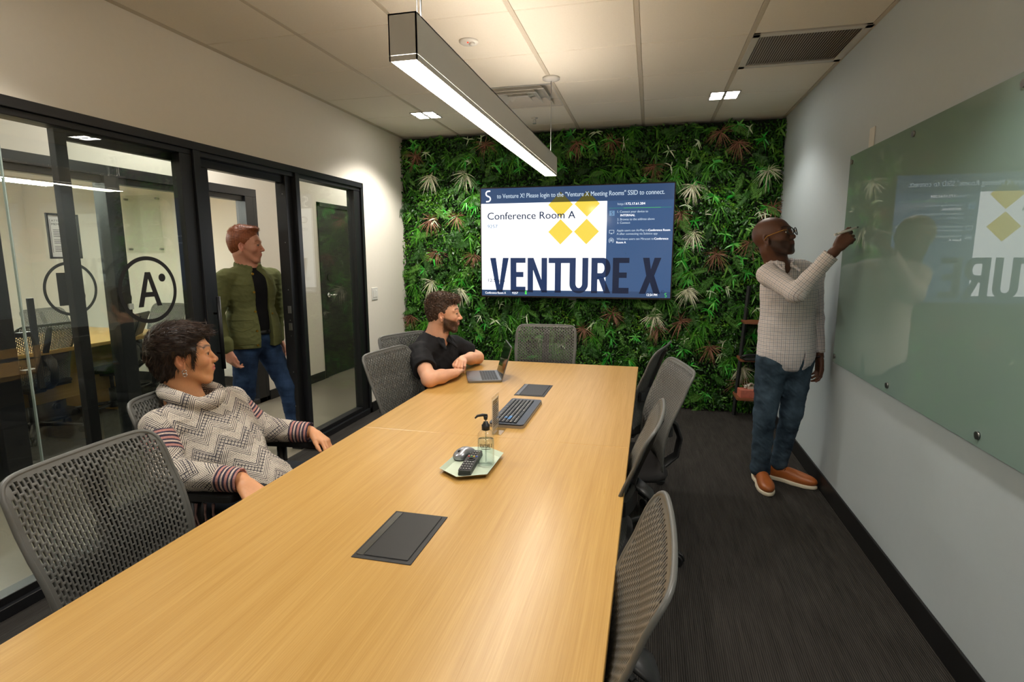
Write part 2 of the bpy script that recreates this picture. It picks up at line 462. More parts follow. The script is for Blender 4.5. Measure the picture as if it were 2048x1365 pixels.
# linear pendant
P = thing('linear_pendant_lamp', 'long white rectangular pendant lamp hanging over the table, its underside lit', 'pendant lamp', (1.861, -2.55, 2.058))
LX, LY, LZ = .0435, 1.22, .127
hs = MB(); t_ = .004
hs.box((-LX, -LY, .016), (-LX + t_, LY, LZ)).box((LX - t_, -LY, .016), (LX, LY, LZ)).box((-LX, -LY, LZ - t_), (LX, LY, LZ)).box((-LX, -LY, .016), (LX, -LY + t_, LZ)).box((-LX, LY - t_, .016), (LX, LY, LZ))
hs.build('housing', 'white_metal', P)
rm = MB(); rm.box((-LX, -LY, 0), (-LX + .004, LY, .0145)).box((LX - .004, -LY, 0), (LX, LY, .0145)).box((-LX, -LY, 0), (LX, -LY + .004, .0145)).box((-LX, LY - .004, 0), (LX, LY, .0145))
rm.build('bottom_rim', 'white_metal', P)
M['lamp_diffuser'] = emis('lamp_diffuser', (255, 246, 230), 37)
M['added_up'] = emis('added_uplight_glow', (255, 240, 222), 19)  # upward glow added to brighten the ceiling, not a part of the lamp
MB().box((-LX + .004, -LY + .004, .002), (LX - .004, LY - .004, .008)).build('diffuser', 'lamp_diffuser', P)
MB().box((-LX + .006, -LY + .01, LZ), (LX - .006, LY - .01, LZ + .001)).build('added_uplight', 'added_up', P)
for y in (-1.11, 1.21):
    cb = MB().cyl((0, y if y < 0 else 1.2, LZ), (0, y if y < 0 else 1.2, H - 2.058 - .02), .0022, seg=8)
    yy = y if y < 0 else 1.2
    if y < 0:
        cb.cyl((.012, yy, LZ), (.012, yy, H - 2.058 - .02), .0035, seg=8)
        cb.cyl((-.02, yy, LZ), (-.002, yy, LZ + .03), .0012, seg=6).cyl((.02, yy, LZ), (.004, yy, LZ + .03), .0012, seg=6)
    cb.build('suspension_cable', 'steel', P)
    MB().lathe([(.06, H - 2.058), (.06, H - 2.058 - .012), (.02, H - 2.058 - .022), (0, H - 2.058 - .022)], (0, yy, 0), 32).build('ceiling_canopy', 'white_metal', P)

# light switch on the left wall
S = thing('light_switch', 'white double rocker light switch plate on the wall beside the glass partition', 'light switch', (0, -.482, 1.14))
MB().box((0, -.058, -.058), (.006, .058, .058), .003).build('plate', 'white_plastic', S)
for y in (-.023, .023):
    MB().box((.006, y - .014, -.033), (.010, y + .014, .033), .002).build('rocker', 'white_plastic', S)
S = thing('thermostat_sensor', 'narrow white wall sensor plate just above the glass writing board', 'wall sensor', (RW, -1.90, 2.115))
MB().box((-.006, -.035, -.055), (0, .035, .055), .003).build('plate', 'white_plastic', S)

# ================================================================ GLASS PARTITION OF THIS ROOM
# frame: header, sill and posts belong to one glazing system
def bx(lo, hi, b=.002): return MB().box(lo, hi, b, 1)
PT = tag(empty('glass_partition', (0, 0, 0)), 'black framed glass partition with a sliding door opening along the left wall', 'glass partition')
PT['kind'] = 'structure'; PT.name = 'window_1'
bx((-.12, FY0, FZ - .045), (.004, FY1, FZ)).build('header', 'black_frame', PT)
bx((-.11, FY0, FZ - .075), (-.012, FY1, FZ - .045)).build('head_track', 'frame_dark', PT)
bx((-.12, FY0, 0), (.004, -2.50, .05)).build('sill', 'black_frame', PT)
bx((-.09, FY0, .05), (-.02, -2.58, .085)).build('glazing_bead', 'frame_dark', PT)
bx((-.12, -1.63, 0), (.004, FY1, .05)).build('sill', 'black_frame', PT)
bx((-.09, -1.58, .05), (-.02, -.70, .085)).build('glazing_bead', 'frame_dark', PT)
bx((-.12, -.662, .0), (.004, FY1, FZ - .045)).build('post', 'black_frame', PT)
bx((-.09, -.76, .05), (-.015, -.662, FZ - .075)).build('post', 'frame_dark', PT)
bx((-.10, -1.625, 0), (.004, -1.58, FZ - .045)).build('post', 'black_frame', PT)
bx((-.12, -1.70, 0), (-.035, -1.625, FZ - .045)).build('post', 'frame_dark', PT)     # jamb with strike plates
bx((-.12, -2.575, 0), (.004, -2.525, FZ - .045)).build('post', 'black_frame', PT)
bx((-.075, -2.66, .0), (-.012, -2.575, FZ - .075)).build('post', 'frame_dark', PT)
bx((-.11, -2.525, FZ - .125), (-.055, -1.70, FZ - .075)).build('door_head', 'black_frame', PT)
bx((-.12, -3.60 - 1.0, 0), (.004, -3.55 - 1.0, FZ - .045)).build('post', 'black_frame', PT)
st = MB()
for z in (.35, .62, .9, 1.02, 1.25, 1.6, 1.95): st.cyl((-.062, -1.702, z), (-.062, -1.7035, z), .004, seg=10)
for z in (.97, 1.10): st.box((-.078, -1.703, z - .028), (-.048, -1.70, z + .028), .002, 1)
st.build('strike_plate', 'steel', PT)
def pane(y0, y1, z0, z1, x, parent, name='glass_pane', th=.01):
    return MB().box((x - th, y0, z0), (x, y1, z1)).build(name, ['glass'], parent)
pane(-1.58, -.76, .06, FZ - .05, -.045, PT)
pane(-3.55, -2.62, .06, FZ - .05, -.03, PT)
pane(-4.55, -3.556, .06, FZ - .05, -.03, PT)
pane(FY0, -4.6, .06, FZ - .05, -.03, PT)
MB().box((-.043, -3.5555, .06), (-.027, -3.5505, FZ - .05), .002, 1).build('glass_joint', 'glass_edge', PT)

def ring2(mb, cy, cz, r0, r1, x, seg=64):
    vs = []; 
    for k in range(seg):
        a = 2 * PI * k / seg; vs += [(x, cy + r0 * math.cos(a), cz + r0 * math.sin(a)), (x, cy + r1 * math.cos(a), cz + r1 * math.sin(a))]
    mb.add(vs, [(2 * k, 2 * k + 1, (2 * k + 3) % (2 * seg), (2 * k + 2) % (2 * seg)) for k in range(seg)])
def disc(mb, cy, cz, r, x, seg=32):
    mb.add([(x, cy + r * math.cos(2 * PI * k / seg), cz + r * math.sin(2 * PI * k / seg)) for k in range(seg)], [tuple(range(seg))])
# letter A in a circle, read from inside the room: +y is to the right
d = MB(); X = -.029
ring2(d, -2.925, 1.325, .157, .178, X)
def dl(poly, cy, cz, s, x=X):
    vs, fs = fill_poly(poly); d.add([(x, cy + p[0] * s, cz + p[1] * s) for p in vs], fs)
dl([(-.62, -.75), (-.14, .8), (.14, .8), (.62, -.75), (.36, -.75), (.0, .50), (-.36, -.75)], -2.925 + -.0, 1.325, .118)
dl([(-.237, -.32), (.237, -.32), (.173, -.10), (-.173, -.10)], -2.925, 1.325, .118)
disc(d, -2.925 + .088, 1.325 + .062, .022, X)
dd = d.build('room_letter_decal', 'decal', PT); dd['label'] = 'black letter A with a dot inside a ring, on the glass'

# sliding door, open, parked on the corridor side
DR = tag(empty('sliding_glass_door', (0, 0, 0)), 'black framed sliding glass door pushed open behind the fixed pane with letter A', 'door')
DR['kind'] = 'structure'; DR.name = 'door_1'
DX0, DX1 = -.105, -.065
bx((DX0, -2.505, .02), (DX1, -2.40, 2.03)).build('stile', 'black_frame', DR)
bx((DX0, -3.300, .02), (DX1, -3.245, 2.09)).build('stile', 'frame_dark', DR)
bx((DX0, -3.245, 2.035), (DX1, -2.505, 2.09)).build('rail', 'frame_dark', DR)
bx((DX0, -3.245, .02), (DX1, -2.505, .20)).build('rail', 'frame_dark', DR)
pane(-3.24, -2.5, .19, 2.04, -.082, DR, th=.006)
h = MB().cyl((-.02, -2.452, .80), (-.02, -2.452, 1.255), .0125, seg=16)
h.cyl((-.02, -2.452, .90), (DX1, -2.452, .90), .007, seg=10).cyl((-.02, -2.452, 1.15), (DX1, -2.452, 1.15), .007, seg=10)
h.build('pull_handle', 'black_plastic', DR)
bx((DX1, -2.478, .02), (DX1 + .004, -2.492, 2.03), 0).build('groove', 'frame_dark', DR)

# ================================================================ CORRIDOR
CX = -1.28
fl = MB().box((-4.95, -7.2, -.05), (-.02, 4.2, -.001)); fl.build('floor', 'concrete'); struct(C.objects[-1])
o = [x for x in C.objects if x.type == 'MESH' and x.data.materials and x.data.materials[0] == M['concrete']][0]; struct(o)
cw = MB()
cw.box((CX - .12, -.44, 0), (CX, .60, 2.9)); cw.box((CX - .12, 1.56, 0), (CX, 4.2, 2.9)); cw.box((CX - .12, .6, 2.13), (CX, 1.56, 2.9))
cw.box((CX - .12, -7.2, FZ), (CX, -.44, 2.9)); cw.box((CX - .12, -7.2, 0), (CX, -6.2, FZ))
struct(cw.build('wall_corridor', 'wall_white'))
struct(MB().box((-1.5, 4.2, 0), (0, 4.3, 2.9)).box((-.12, YB + .1, 0), (0, 4.2, 2.9)).build('wall_corridor_end', 'wall_white'))
struct(MB().box((-1.5, -7.3, 0), (0, -7.2, 2.9)).build('wall_corridor_near', 'wall_white'))
struct(MB().box((CX - .12, -7.2, 2.80), (0, 4.3, 2.9)).build('ceiling_corridor', 'wall_white'))
struct(MB().box((CX, -.44, 0), (CX + .012, .58, .10), .002).box((CX, 1.58, 0), (CX + .012, 4.2, .10), .002).build('baseboard_corridor', 'baseboard'))
struct(MB().box((-.132, YB, 0), (-.12, 4.2, .1), .002).build('baseboard_corridor_side', 'baseboard'))
# corridor door
BD = tag(empty('corridor_door', (0, 0, 0)), 'black flush door with a lever handle across the corridor', 'door'); BD['kind'] = 'structure'; BD.name = 'door_2'
bx((CX - .08, .60, 0), (CX + .012, .65, 2.13)).build('door_frame', 'frame_dark', BD)
bx((CX - .08, 1.51, 0), (CX + .012, 1.56, 2.13)).build('door_frame', 'frame_dark', BD)
bx((CX - .08, .60, 2.08), (CX + .012, 1.56, 2.13)).build('door_frame', 'frame_dark', BD)
bx((CX - .05, .652, .01), (CX - .004, 1.508, 2.078)).build('door_leaf', 'frame_dark', BD)
MB().cyl((CX - .003, .80, 1.236), (CX + .006, .80, 1.236), .045, seg=32).build('lock_disc', 'decal', BD)
lv = MB().cyl((CX - .004, .755, 1.02), (CX + .012, .755, 1.02), .028, seg=24).cyl((CX, .755, 1.02), (CX + .055, .755, 1.02), .010, seg=14).tube([(CX + .052, .750, 1.02), (CX + .055, .82, 1.02), (CX + .05, .88, 1.018)], [.010, .009, .008], 12)
lv.build('door_handle', 'chrome', BD)
# corridor lights
M['panel_light'] = emis('panel_light', (250, 248, 244), 15)
for k, y in enumerate((-4.2, -1.6, 1.6)):
    L = thing('corridor_light_panel', 'flat light panel in the corridor ceiling, ' + ('opposite the ring with letter A', 'outside the doorway', 'beyond the black corridor door')[k], 'ceiling light', (-.70, y, 2.80), 0, 'corridor ceiling light panels')
    MB().box((-.24, -.5, -.006), (.24, .5, -.001)).build('diffuser', 'panel_light', L)
    MB().box((-.26, -.52, -.004), (-.24, .52, 0)).box((.24, -.52, -.004), (.26, .52, 0)).box((-.26, .5, -.004), (.26, .52, 0)).box((-.26, -.52, -.004), (.26, -.5, 0)).build('trim_frame', 'white_metal', L)

# ================================================================ ROOM B ACROSS THE CORRIDOR
BF = tag(empty('window_2'), 'black framed glass front of the meeting room across the corridor', 'glass partition'); BF['kind'] = 'structure'
BY0, BY1 = -6.2, -.44
bx((CX - .12, BY0, FZ - .075), (CX + .004, BY1, FZ)).build('header', 'black_frame', BF)
bx((CX - .11, BY0, FZ - .12), (CX - .02, BY1, FZ - .075)).build('head_track', 'frame_dark', BF)
for (a, b) in ((-.49, -.44), (-.60, -.49), (-2.045, -1.93), (-2.90, -2.76), (-4.3, -4.25)):
    bx((CX - .11, a, 0), (CX + .004, b, FZ - .075)).build('post', 'black_frame', BF)
bx((CX - .12, BY0, 0), (CX + .004, BY1, .05)).build('sill', 'black_frame', BF)
bx((CX - .06, -2.76, .05), (CX - .02, -2.045, .12)).build('rail', 'frame_dark', BF)
MB().box((CX - .05, -1.93, .05), (CX - .04, -.60, FZ - .12)).build('glass_pane', 'glass', BF)
MB().box((CX - .05, -2.76, .05), (CX - .04, -2.045, FZ - .12)).build('glass_pane', 'glass', BF)
MB().box((CX - .05, BY0, .05), (CX - .04, -2.90, FZ - .12)).build('glass_pane', 'glass', BF)
hb = MB().box((CX + .045, -2.70, .66), (CX + .065, -2.665, 1.242), .002, 1).box((CX, -2.76, 1.0), (CX + .05, -2.68, 1.03), .002, 1).box((CX, -2.76, .76), (CX + .05, -2.68, .79), .002, 1)
hb.build('pull_handle', 'black_plastic', BF)
d = MB(); X = CX - .036
ring2(d, -2.345, 1.28, .166, .186, X)
def halfB(cy, cz, s):
    o1 = [(-.5, -.8), (.10, -.8)] + [(.10 + .42 * math.cos(-PI / 2 + PI * k / 10), -.38 + .42 * math.sin(-PI / 2 + PI * k / 10)) for k in range(1, 11)]
    o1 += [(.04 + .36 * math.cos(-PI / 2 + PI * k / 10), .42 + .38 * math.sin(-PI / 2 + PI * k / 10)) for k in range(1, 10)] + [(.04, .8), (-.5, .8)]
    vs, fs = fill_poly(o1); d.add([(X, cy + p[0] * s * 1.3, cz + p[1] * s) for p in vs], fs)
halfB(-2.345, 1.28, .14)
M['decal_white'] = mat('decal_back', (205, 202, 190), .6)
dd = d.build('room_letter_decal', 'decal', BF); dd['label'] = 'black letter B inside a ring, on the glass'
MB().cyl((CX + .004, -1.985, 1.19), (CX + .016, -1.985, 1.19), .048, seg=32).build('lock_disc', 'decal', BF)
MB().box((CX + .004, -1.97, 1.10), (CX + .02, -1.93, 1.145), .002, 1).build('lock_lever', 'white_plastic', BF)
# notice on the glass of room B
N = thing('framed_notice', 'white printed notice in a black frame on the glass of the room across the corridor', 'notice', (CX - .034, -2.355, 1.637))
pf = MB(); a, b = .107, .15
for lo, hi in (((0, -a, -b), (.012, -a + .012, b)), ((0, a - .012, -b), (.012, a, b)), ((0, -a, -b), (.012, a, -b + .012)), ((0, -a, b - .012), (.012, a, b))): pf.box(lo, hi)
pf.build('frame', 'decal', N)
M['paper'] = mat('paper', (236, 234, 228), .8, var=.02)
MB().box((0, -a + .01, -b + .01), (.006, a - .01, b - .01)).build('paper_sheet', 'paper', N)
tx = MB()
def put_text(mb, s, origin, ux, uy, h, width=None, bold=0., mi=0, font_h=.7):
    """origin = left end of the baseline; ux, uy unit vectors; h = cap height"""
    vs, fs, w = text2d(s, 0.); k = h / font_h; kx = (width / w) if width else k
    o = Vector(origin); ux = Vector(ux); uy = Vector(uy)
    mb.add([o + ux * (x * kx) + uy * (y * k) for x, y in vs], fs, mi)
Y_, Z_ = (0, 1, 0), (0, 0, 1)
put_text(tx, 'ATTENTION', (.0065, -.075, .095), Y_, Z_, .013, .13, .02)
put_text(tx, 'MEMBERS', (.0065, -.075, .072), Y_, Z_, .013, .10, .02)
for k in range(14):
    z = .04 - k * .011
    if k in (5, 9): continue
    tx.add([(.0065, -.07, z), (.0065, .03 + .04 * ((k * 7) % 5) / 5, z), (.0065, .03 + .04 * ((k * 7) % 5) / 5, z + .003), (.0065, -.07, z + .003)], [(0, 1, 2, 3)])
for y in (-.085, .083): tx.add([(.0065, y, -.11), (.0065, y + .0025, -.11), (.0065, y + .0025, .11), (.0065, y, .11)], [(0, 1, 2, 3)])
tx.build('printed_text', 'decal', N)

# shell of room B
bw = MB().box((-4.95, 0.0, 0), (CX - .12, .12, 2.9))
struct(bw.build('wall_far_room', 'wall_white'))
struct(MB().box((-4.95, -6.3, 0), (CX - .12, -6.2, 2.9)).box((-5.05, -6.3, 0), (-4.95, .12, 2.9)).build('wall_far_room_side', 'wall_white'))
struct(MB().box((-5.05, -6.3, 2.75), (CX - .12, .12, 2.85)).build('ceiling_far_room', 'ceiling'))
struct(MB().box((-4.95, -.012, 0), (CX - .12, 0, .11)).build('baseboard_far_room', 'baseboard'))
struct(MB().box((-4.95, -6.2, 0), (CX - .121, -.0, .004)).build('floor_far_room', 'carpet'))
M['far_lamp'] = emis('far_lamp_diffuser', (252, 253, 246), 195)
L = thing('linear_pendant_lamp', 'white linear pendant lamp hanging in the room across the corridor', 'pendant lamp', (-2.9, -2.4, 2.15))
MB().box((-.043, -1.2, .012), (.043, 1.2, .12)).build('housing', 'white_metal', L)
MB().box((-.039, -1.19, 0), (.039, 1.19, .011)).build('diffuser', 'far_lamp', L)
for y in (-1.1, 1.1): MB().cyl((0, y, .12), (0, y, .6), .0025, seg=8).build('suspension_cable', 'steel', L)
WBd = thing('glass_writing_board', 'small clear glass board on standoffs on the wall of the room across the corridor', 'writing board', (-3.0, 0, 1.7))
# ================================================================ CONFERENCE TABLE
TZ = .74; TX0, TX1, TY1 = 1.337, 2.512, -1.49; SEAM = -3.16; TY0 = -4.95
T = thing('conference_table', 'long light oak conference table with a seam across the middle', 'table', (1.92, -3.2, 0))
def tw(lo, hi, name, m, b=.002):
    o = (1.92, -3.2, 0); return MB().box([lo[i] - o[i] for i in range(3)], [hi[i] - o[i] for i in range(3)], b, 1).build(name, m, T)
tw((TX0, SEAM + .0008, TZ - .032), (TX1, TY1, TZ), 'tabletop', 'table_wood', .0015)
tw((TX0, TY0, TZ - .032), (TX1, SEAM - .0008, TZ), 'tabletop', 'table_wood', .0015)
for (y0, y1) in ((-2.0, -1.96), (-4.4, -4.36)):
    tw((1.6, y0, 0.0), (2.25, y1, TZ - .032), 'leg', 'table_wood')
tw((1.905, -4.36, .35), (1.935, -2.0, TZ - .032), 'modesty_panel', 'table_wood')

def grommet(cx, cy, cz, label, w=.083, l=.132):
    Gm = thing('table_power_box', label, 'power box', (cx, cy, cz), 0, 'power boxes set into the tabletop')
    MB().box((-w, -l, 0), (w, l, .0022), .001, 1).build('bezel', 'dark_plastic', Gm)
    MB().box((-w + .030, -l + .014, .0022), (w - .014, l - .010, .0048), .0015, 1).build('lid', 'dark_plastic', Gm)
    # grip strip along the left edge of the lid
    MB().box((-w + .008, -l + .014, .0022), (-w + .028, l - .010, .0040), .001, 1).build('grip_strip', 'steel_dark', Gm)
    return Gm
M['steel_dark'] = mat('brushed_dark_steel', (120, 120, 118), .3, .9, var=.2)
grommet(1.932, -4.025, TZ, 'dark rectangular power box set into the near half of the table')
grommet(1.948, -2.315, TZ, 'dark rectangular power box set into the table behind the keyboard', .086, .138)

# keyboard: turned so its keys read from the left side of the table
K = thing('computer_keyboard', 'wide dark blue black keyboard with a grey front edge on the table', 'keyboard', (1.965, -2.80, TZ), math.radians(90)); K.scale = (1, .84, 1)
M['kb'] = mat('keyboard_blue_black', (30, 38, 50), .3, var=.1)
M['kb_grey'] = mat('keyboard_grey', (150, 142, 132), .35, .3, var=.05)
M['key'] = mat('keyboard_key', (24, 26, 30), .4, var=.1)
M['white_ink'] = mat('white_ink', (215, 215, 215), .6, var=0)
def rrect(w, h, r, n=6, cx=0, cy=0):
    pts = []
    for (sx, sy, a0) in ((1, 1, 0), (-1, 1, 90), (-1, -1, 180), (1, -1, 270)):
        for k in range(n + 1):
            a = math.radians(a0 + 90 * k / n); pts.append((cx + sx * (w / 2 - r) + r * math.cos(a), cy + sy * (h / 2 - r) + r * math.sin(a)))
    return pts
MB().prism(rrect(.45, .195, .02), 0, .012).build('base', 'kb_grey', K)
MB().prism(rrect(.446, .190, .018), .012, .018).build('top_plate', 'kb', K)
kk = MB(); ki = MB()
for rI in range(6):
    y = .080 - rI * .0225 - .010
    x = -.2
    n = 0
    while x < .20:
        wk = .0165
        if rI == 5 and 5 <= n < 6: wk = .095
        if x + wk > .205: break
        kk.box((x, y - .0095, .018), (x + wk - .002, y + .0095, .0225), .0015, 1)
        if wk < .05:
            ki.add([(x + .004, y + .000, .0227), (x + .0085, y + .000, .0227), (x + .0085, y + .005, .0227), (x + .004, y + .005, .0227)], [(0, 1, 2, 3)])
        x += wk + .0022; n += 1
kk.build('keys', 'key', K); ki.build('key_marks', 'white_ink', K)
M['kb_sticker'] = mat('keyboard_blue_keys', (72, 130, 190), .5, var=.1)
sk = MB()
for (x, y) in ((-.145, .0245), (-.163, .002), (-.145, .002), (-.126, .002)): sk.box((x, y - .008, .0226), (x + .0155, y + .008, .0232), .0005, 1)
sk.build('highlighted_keys', 'kb_sticker', K)

# laptop
LP = thing('laptop', 'open grey laptop on the table in front of the man in the black polo', 'laptop', (1.567, -2.055, TZ), math.radians(90 - 4)); LP.scale = (.97, .97, 1.0)
# local frame: +y away from the user (hinge side) after rotation of 90 deg -> user on -x side
LP.rotation_euler = (0, 0, math.radians(-90 + 21))
M['alu'] = mat('space_grey_aluminium', (132, 134, 138), .35, .8, var=.03)
M['lp_key'] = mat('laptop_key', (20, 21, 24), .45, var=.1)
MB().prism(rrect(.312, .215, .012), .002, .013).build('base', 'alu', LP)
kb = MB()
for rI in range(6):
    n = 14 if rI < 5 else 9
    for k in range(n):
        w_ = .27 / n; x = -.135 + k * w_
        kb.box((x + .001, .085 - rI * .0175 - .0155, .013), (x + w_ - .001, .085 - rI * .0175, .0142), .0004, 1)
kb.build('keys', 'lp_key', LP)
MB().box((-.055, -.095, .0130), (.055, -.028, .0134), .0003, 1).build('trackpad', 'alu', LP)
tilt = Matrix.Translation((0, .104, .013)) @ Matrix.Rotation(math.radians(-17), 4, 'X')
sc_ = MB(); sc_.box((-.156, 0, 0), (.156, .006, .212), .002, 1, M4=tilt); sc_.build('lid', 'alu', LP)
M['lp_screen'] = mat('laptop_screen', (14, 16, 18), .08, var=0)
MB().box((-.150, -.0012, .006), (.150, 0, .207), 0, M4=tilt).build('screen', 'lp_screen', LP)

# hexagonal tray and what lies on it
TRX, TRY = 1.957, -3.475
TR = thing('hexagonal_tray', 'pale sage green six sided tray on the table beside the seam', 'tray', (TRX, TRY, TZ))
M['tray'] = mat('sage_tray', (188, 200, 180), .4, var=.03)
M['tray_out'] = mat('brass_tray', (170, 150, 100), .35, .5, var=.05)
hexo = [(-.100, -.125), (-.005, -.190), (.085, -.165), (.105, .115), (.010, .165), (-.075, .150)]
hexo = [(a - TRX, b - TRY) for a, b in ((1.866, -3.575), (1.95, -3.634), (2.045, -3.588), (2.047, -3.375), (1.965, -3.322), (1.878, -3.352))]
def scale_poly(p, k): 
    cx = sum(a for a, _ in p) / len(p); cy = sum(b for _, b in p) / len(p); return [(cx + (a - cx) * k, cy + (b - cy) * k) for a, b in p]
ti = scale_poly(hexo, .86); to = hexo; n = 6
mb = MB()
v = [(x, y, .003) for x, y in ti] + [(x, y, .016) for x, y in to] + [(x, y, .016) for x, y in scale_poly(to, 1.015)] + [(x, y, .0) for x, y in scale_poly(ti, 1.01)]
f = [tuple(range(6))] + [(i, (i + 1) % n, n + (i + 1) % n, n + i) for i in range(n)] + [(n + i, n + (i + 1) % n, 2 * n + (i + 1) % n, 2 * n + i) for i in range(n)]
mb.add(v, f, 0); 
mb.add(v, [(2 * n + i, 2 * n + (i + 1) % n, 3 * n + (i + 1) % n, 3 * n + i) for i in range(n)] + [tuple(3 * n + k for k in reversed(range(n)))], 1)
mb.build('tray_dish', ['tray', 'tray_out'], TR)
# mouse
MO = thing('computer_mouse', 'silver grey computer mouse lying in the sage tray', 'mouse', (1.905, -3.420, TZ + .0042), math.radians(-20))
def mouse_body():
    vs = []; fs = []; nu, nv = 20, 14
    for i in range(nu + 1):
        t = i / nu; y = -.052 + .104 * t
        w = .031 * (1 - abs(2 * t - 1) ** 3.2) ** .5 * (1.05 - .12 * math.sin(PI * t)); hgt = .034 * (math.sin(PI * (t * .86 + .07))) ** .6
        for j in range(nv + 1):
            a = PI * j / nv; vs.append((w * math.cos(a) * (abs(math.cos(a)) ** -.15 if abs(math.cos(a)) > .01 else 1), y, .004 + hgt * math.sin(a) ** .7))
    for i in range(nu):
        for j in range(nv): a = i * (nv + 1) + j; fs.append((a, a + 1, a + nv + 2, a + nv + 1))
    return vs, fs
vs, fs = mouse_body()
M['mouse_silver'] = mat('mouse_silver', (150, 152, 158), .3, .6, var=.05)
MB().add(vs, fs, 0, True).build('shell', 'mouse_silver', MO)
MB().prism([(.0305 * math.cos(a) * 1.02, .050 * math.sin(a)) for a in [2 * PI * k / 28 for k in range(28)]], 0, .012).build('base', 'black_plastic', MO)
MB().cyl((-.003, -.030, .0300), (.003, -.030, .0300), .0055, seg=16).build('scroll_wheel', 'black_plastic', MO)
# remote
RC = thing('remote_control', 'black remote control with coloured buttons lying in the sage tray', 'remote control', (1.954, -3.490, TZ + .0035), math.radians(5))
MB().prism(rrect(.046, .21, .006), 0, .009).build('lower_shell', 'black_plastic', RC)
MB().prism(rrect(.044, .208, .006), .0095, .019).build('upper_shell', 'black_plastic', RC)
for i in range(9):
    for j in range(4):
        if i in (4, 5): continue
        x, y = -.015 + j * .0100, -.09 + i * .0215
        MB().box((x - .0035, y - .004, .019), (x + .0035, y + .004, .0215), .001, 1).add([(x - .0015, y - .002, .0217), (x + .0015, y - .002, .0217), (x + .0015, y + .002, .0217), (x - .0015, y + .002, .0217)], [(0, 1, 2, 3)], 1).build('button', ['dark_plastic', 'white_ink'], RC)
MB().lathe([(.015, .019), (.015, .0215), (.009, .0215), (.009, .019)], (0, .008, 0), 28).build('navigation_ring', 'dark_plastic', RC)
for j, cc in enumerate(((200, 40, 40), (40, 150, 60), (220, 180, 40), (50, 80, 190))):
    MB().box((-.0185 + j * .0098, .030, .019), (-.011 + j * .0098, .036, .0213), .0008, 1).build('colour_button', mat('button_colour', cc, .4, var=0), RC)

# sanitizer bottle
SB = thing('hand_sanitizer_bottle', 'clear pump bottle of hand sanitizer standing in the sage tray', 'bottle', (2.008, -3.475, TZ + .0035))
def refr(name, ior, tint, rough=.0):
    t = NT(name); t.bsdf(tint, rough, 0, .5, Transmission_Weight=1.0, IOR=ior); return t.m
M['pet'] = glassmat('clear_plastic', (.96, .97, .97), .05)
M['gel'] = glassmat('clear_gel', (.91, .95, .94), .03)
MB().lathe([(.0, .0), (.028, .0), (.031, .004), (.031, .105), (.029, .118), (.020, .130), (.0125, .134), (.0125, .138)], seg=40).build('bottle_body', 'pet', SB)
MB().lathe([(0, .004), (.0285, .004), (.0285, .098), (0, .098)], seg=40).build('gel', 'gel', SB)
MB().lathe([(.015, .134), (.015, .152), (.011, .154), (.011, .158), (.0085, .159), (.0085, .164), (0, .164)], seg=32).build('cap', 'black_plastic', SB)
MB().cyl((0, 0, .160), (0, 0, .176), .003, seg=12).build('pump_stem', 'white_plastic', SB)
MB().cyl((0, 0, .172), (0, 0, .186), .0065, .0085, seg=16).tube([(.004, .004, .186), (-.010, -.006, .190), (-.026, -.016, .188), (-.034, -.021, .180)], [.0055, .0055, .0045, .003], 12).build('pump_head', 'black_plastic', SB)
M['dip'] = glassmat('dip_tube', (.85, .87, .87), .08)
MB().cyl((0, 0, .01), (.0, 0, .135), .0025, seg=10).build('dip_tube', 'dip', SB)
# printed word wrapped round the front (towards the camera)
lb = MB(); ang0 = math.atan2(-5.33 + 3.475, 2.57 - 2.008)
tot = 1824 - 92; Wd = .050; R_ = .0314
for ch, x0 in VX:
    for poly in VGL[ch][1]:
        vs, fs = fill_poly(poly)
        out = []
        for (px, py) in vs:
            s = ((x0 + px - 92) / tot - .5) * Wd; a = ang0 + s / R_
            out.append((R_ * math.cos(a), R_ * math.sin(a), .088 - py / 348 * .0135))
        lb.add(out, fs)
lb.build('printed_name', 'decal', SB)
lb = MB(); pts = []
for k in range(9):
    a = ang0 + (-.5 + k / 8) * .036 / R_; pts.append(a)
lb.add([(R_ * math.cos(a), R_ * math.sin(a), z) for a in pts for z in (.0685, .0705)], [(2 * k, 2 * k + 2, 2 * k + 3, 2 * k + 1) for k in range(8)]); lb.build('fine_print', 'decal', SB)

# acrylic sign holder (seen almost edge on)
AS = thing('acrylic_sign_holder', 'clear acrylic stand holding a printed card on the table by the seam', 'sign holder', (1.932, -3.082, TZ), math.radians(90))
M['acrylic'] = glassmat('acrylic', (.93, .94, .93), .06)
MB().box((-.052, -.004, .002), (.052, .0, .166), .001, 1).build('front_sheet', 'acrylic', AS)
MB().box((-.052, -.040, .0), (.052, 0.0, .0025), .001, 1).build('foot', 'acrylic', AS)
M['card'] = mat('printed_card', (214, 206, 196), .6, var=.03)
MB().box((-.048, -.0032, .012), (.048, -.0012, .150)).build('printed_card', 'card', AS)
ct = MB()
for k in range(13):
    z = .138 - k * .009; w_ = .038 - .012 * ((k * 5) % 3) / 3
    ct.add([(-.040, -.0034, z), (-.040 + 2 * w_, -.0034, z), (-.040 + 2 * w_, -.0034, z + (.006 if k < 2 else .0035)), (-.040, -.0034, z + (.006 if k < 2 else .0035))], [(0, 1, 2, 3)])
    ct.add([(-.040, -.0010, z), (-.040 + 2 * w_, -.0010, z), (-.040 + 2 * w_, -.0010, z + (.006 if k < 2 else .0035)), (-.040, -.0010, z + (.006 if k < 2 else .0035))], [(0, 1, 2, 3)])
ct.build('card_print', 'decal', AS)
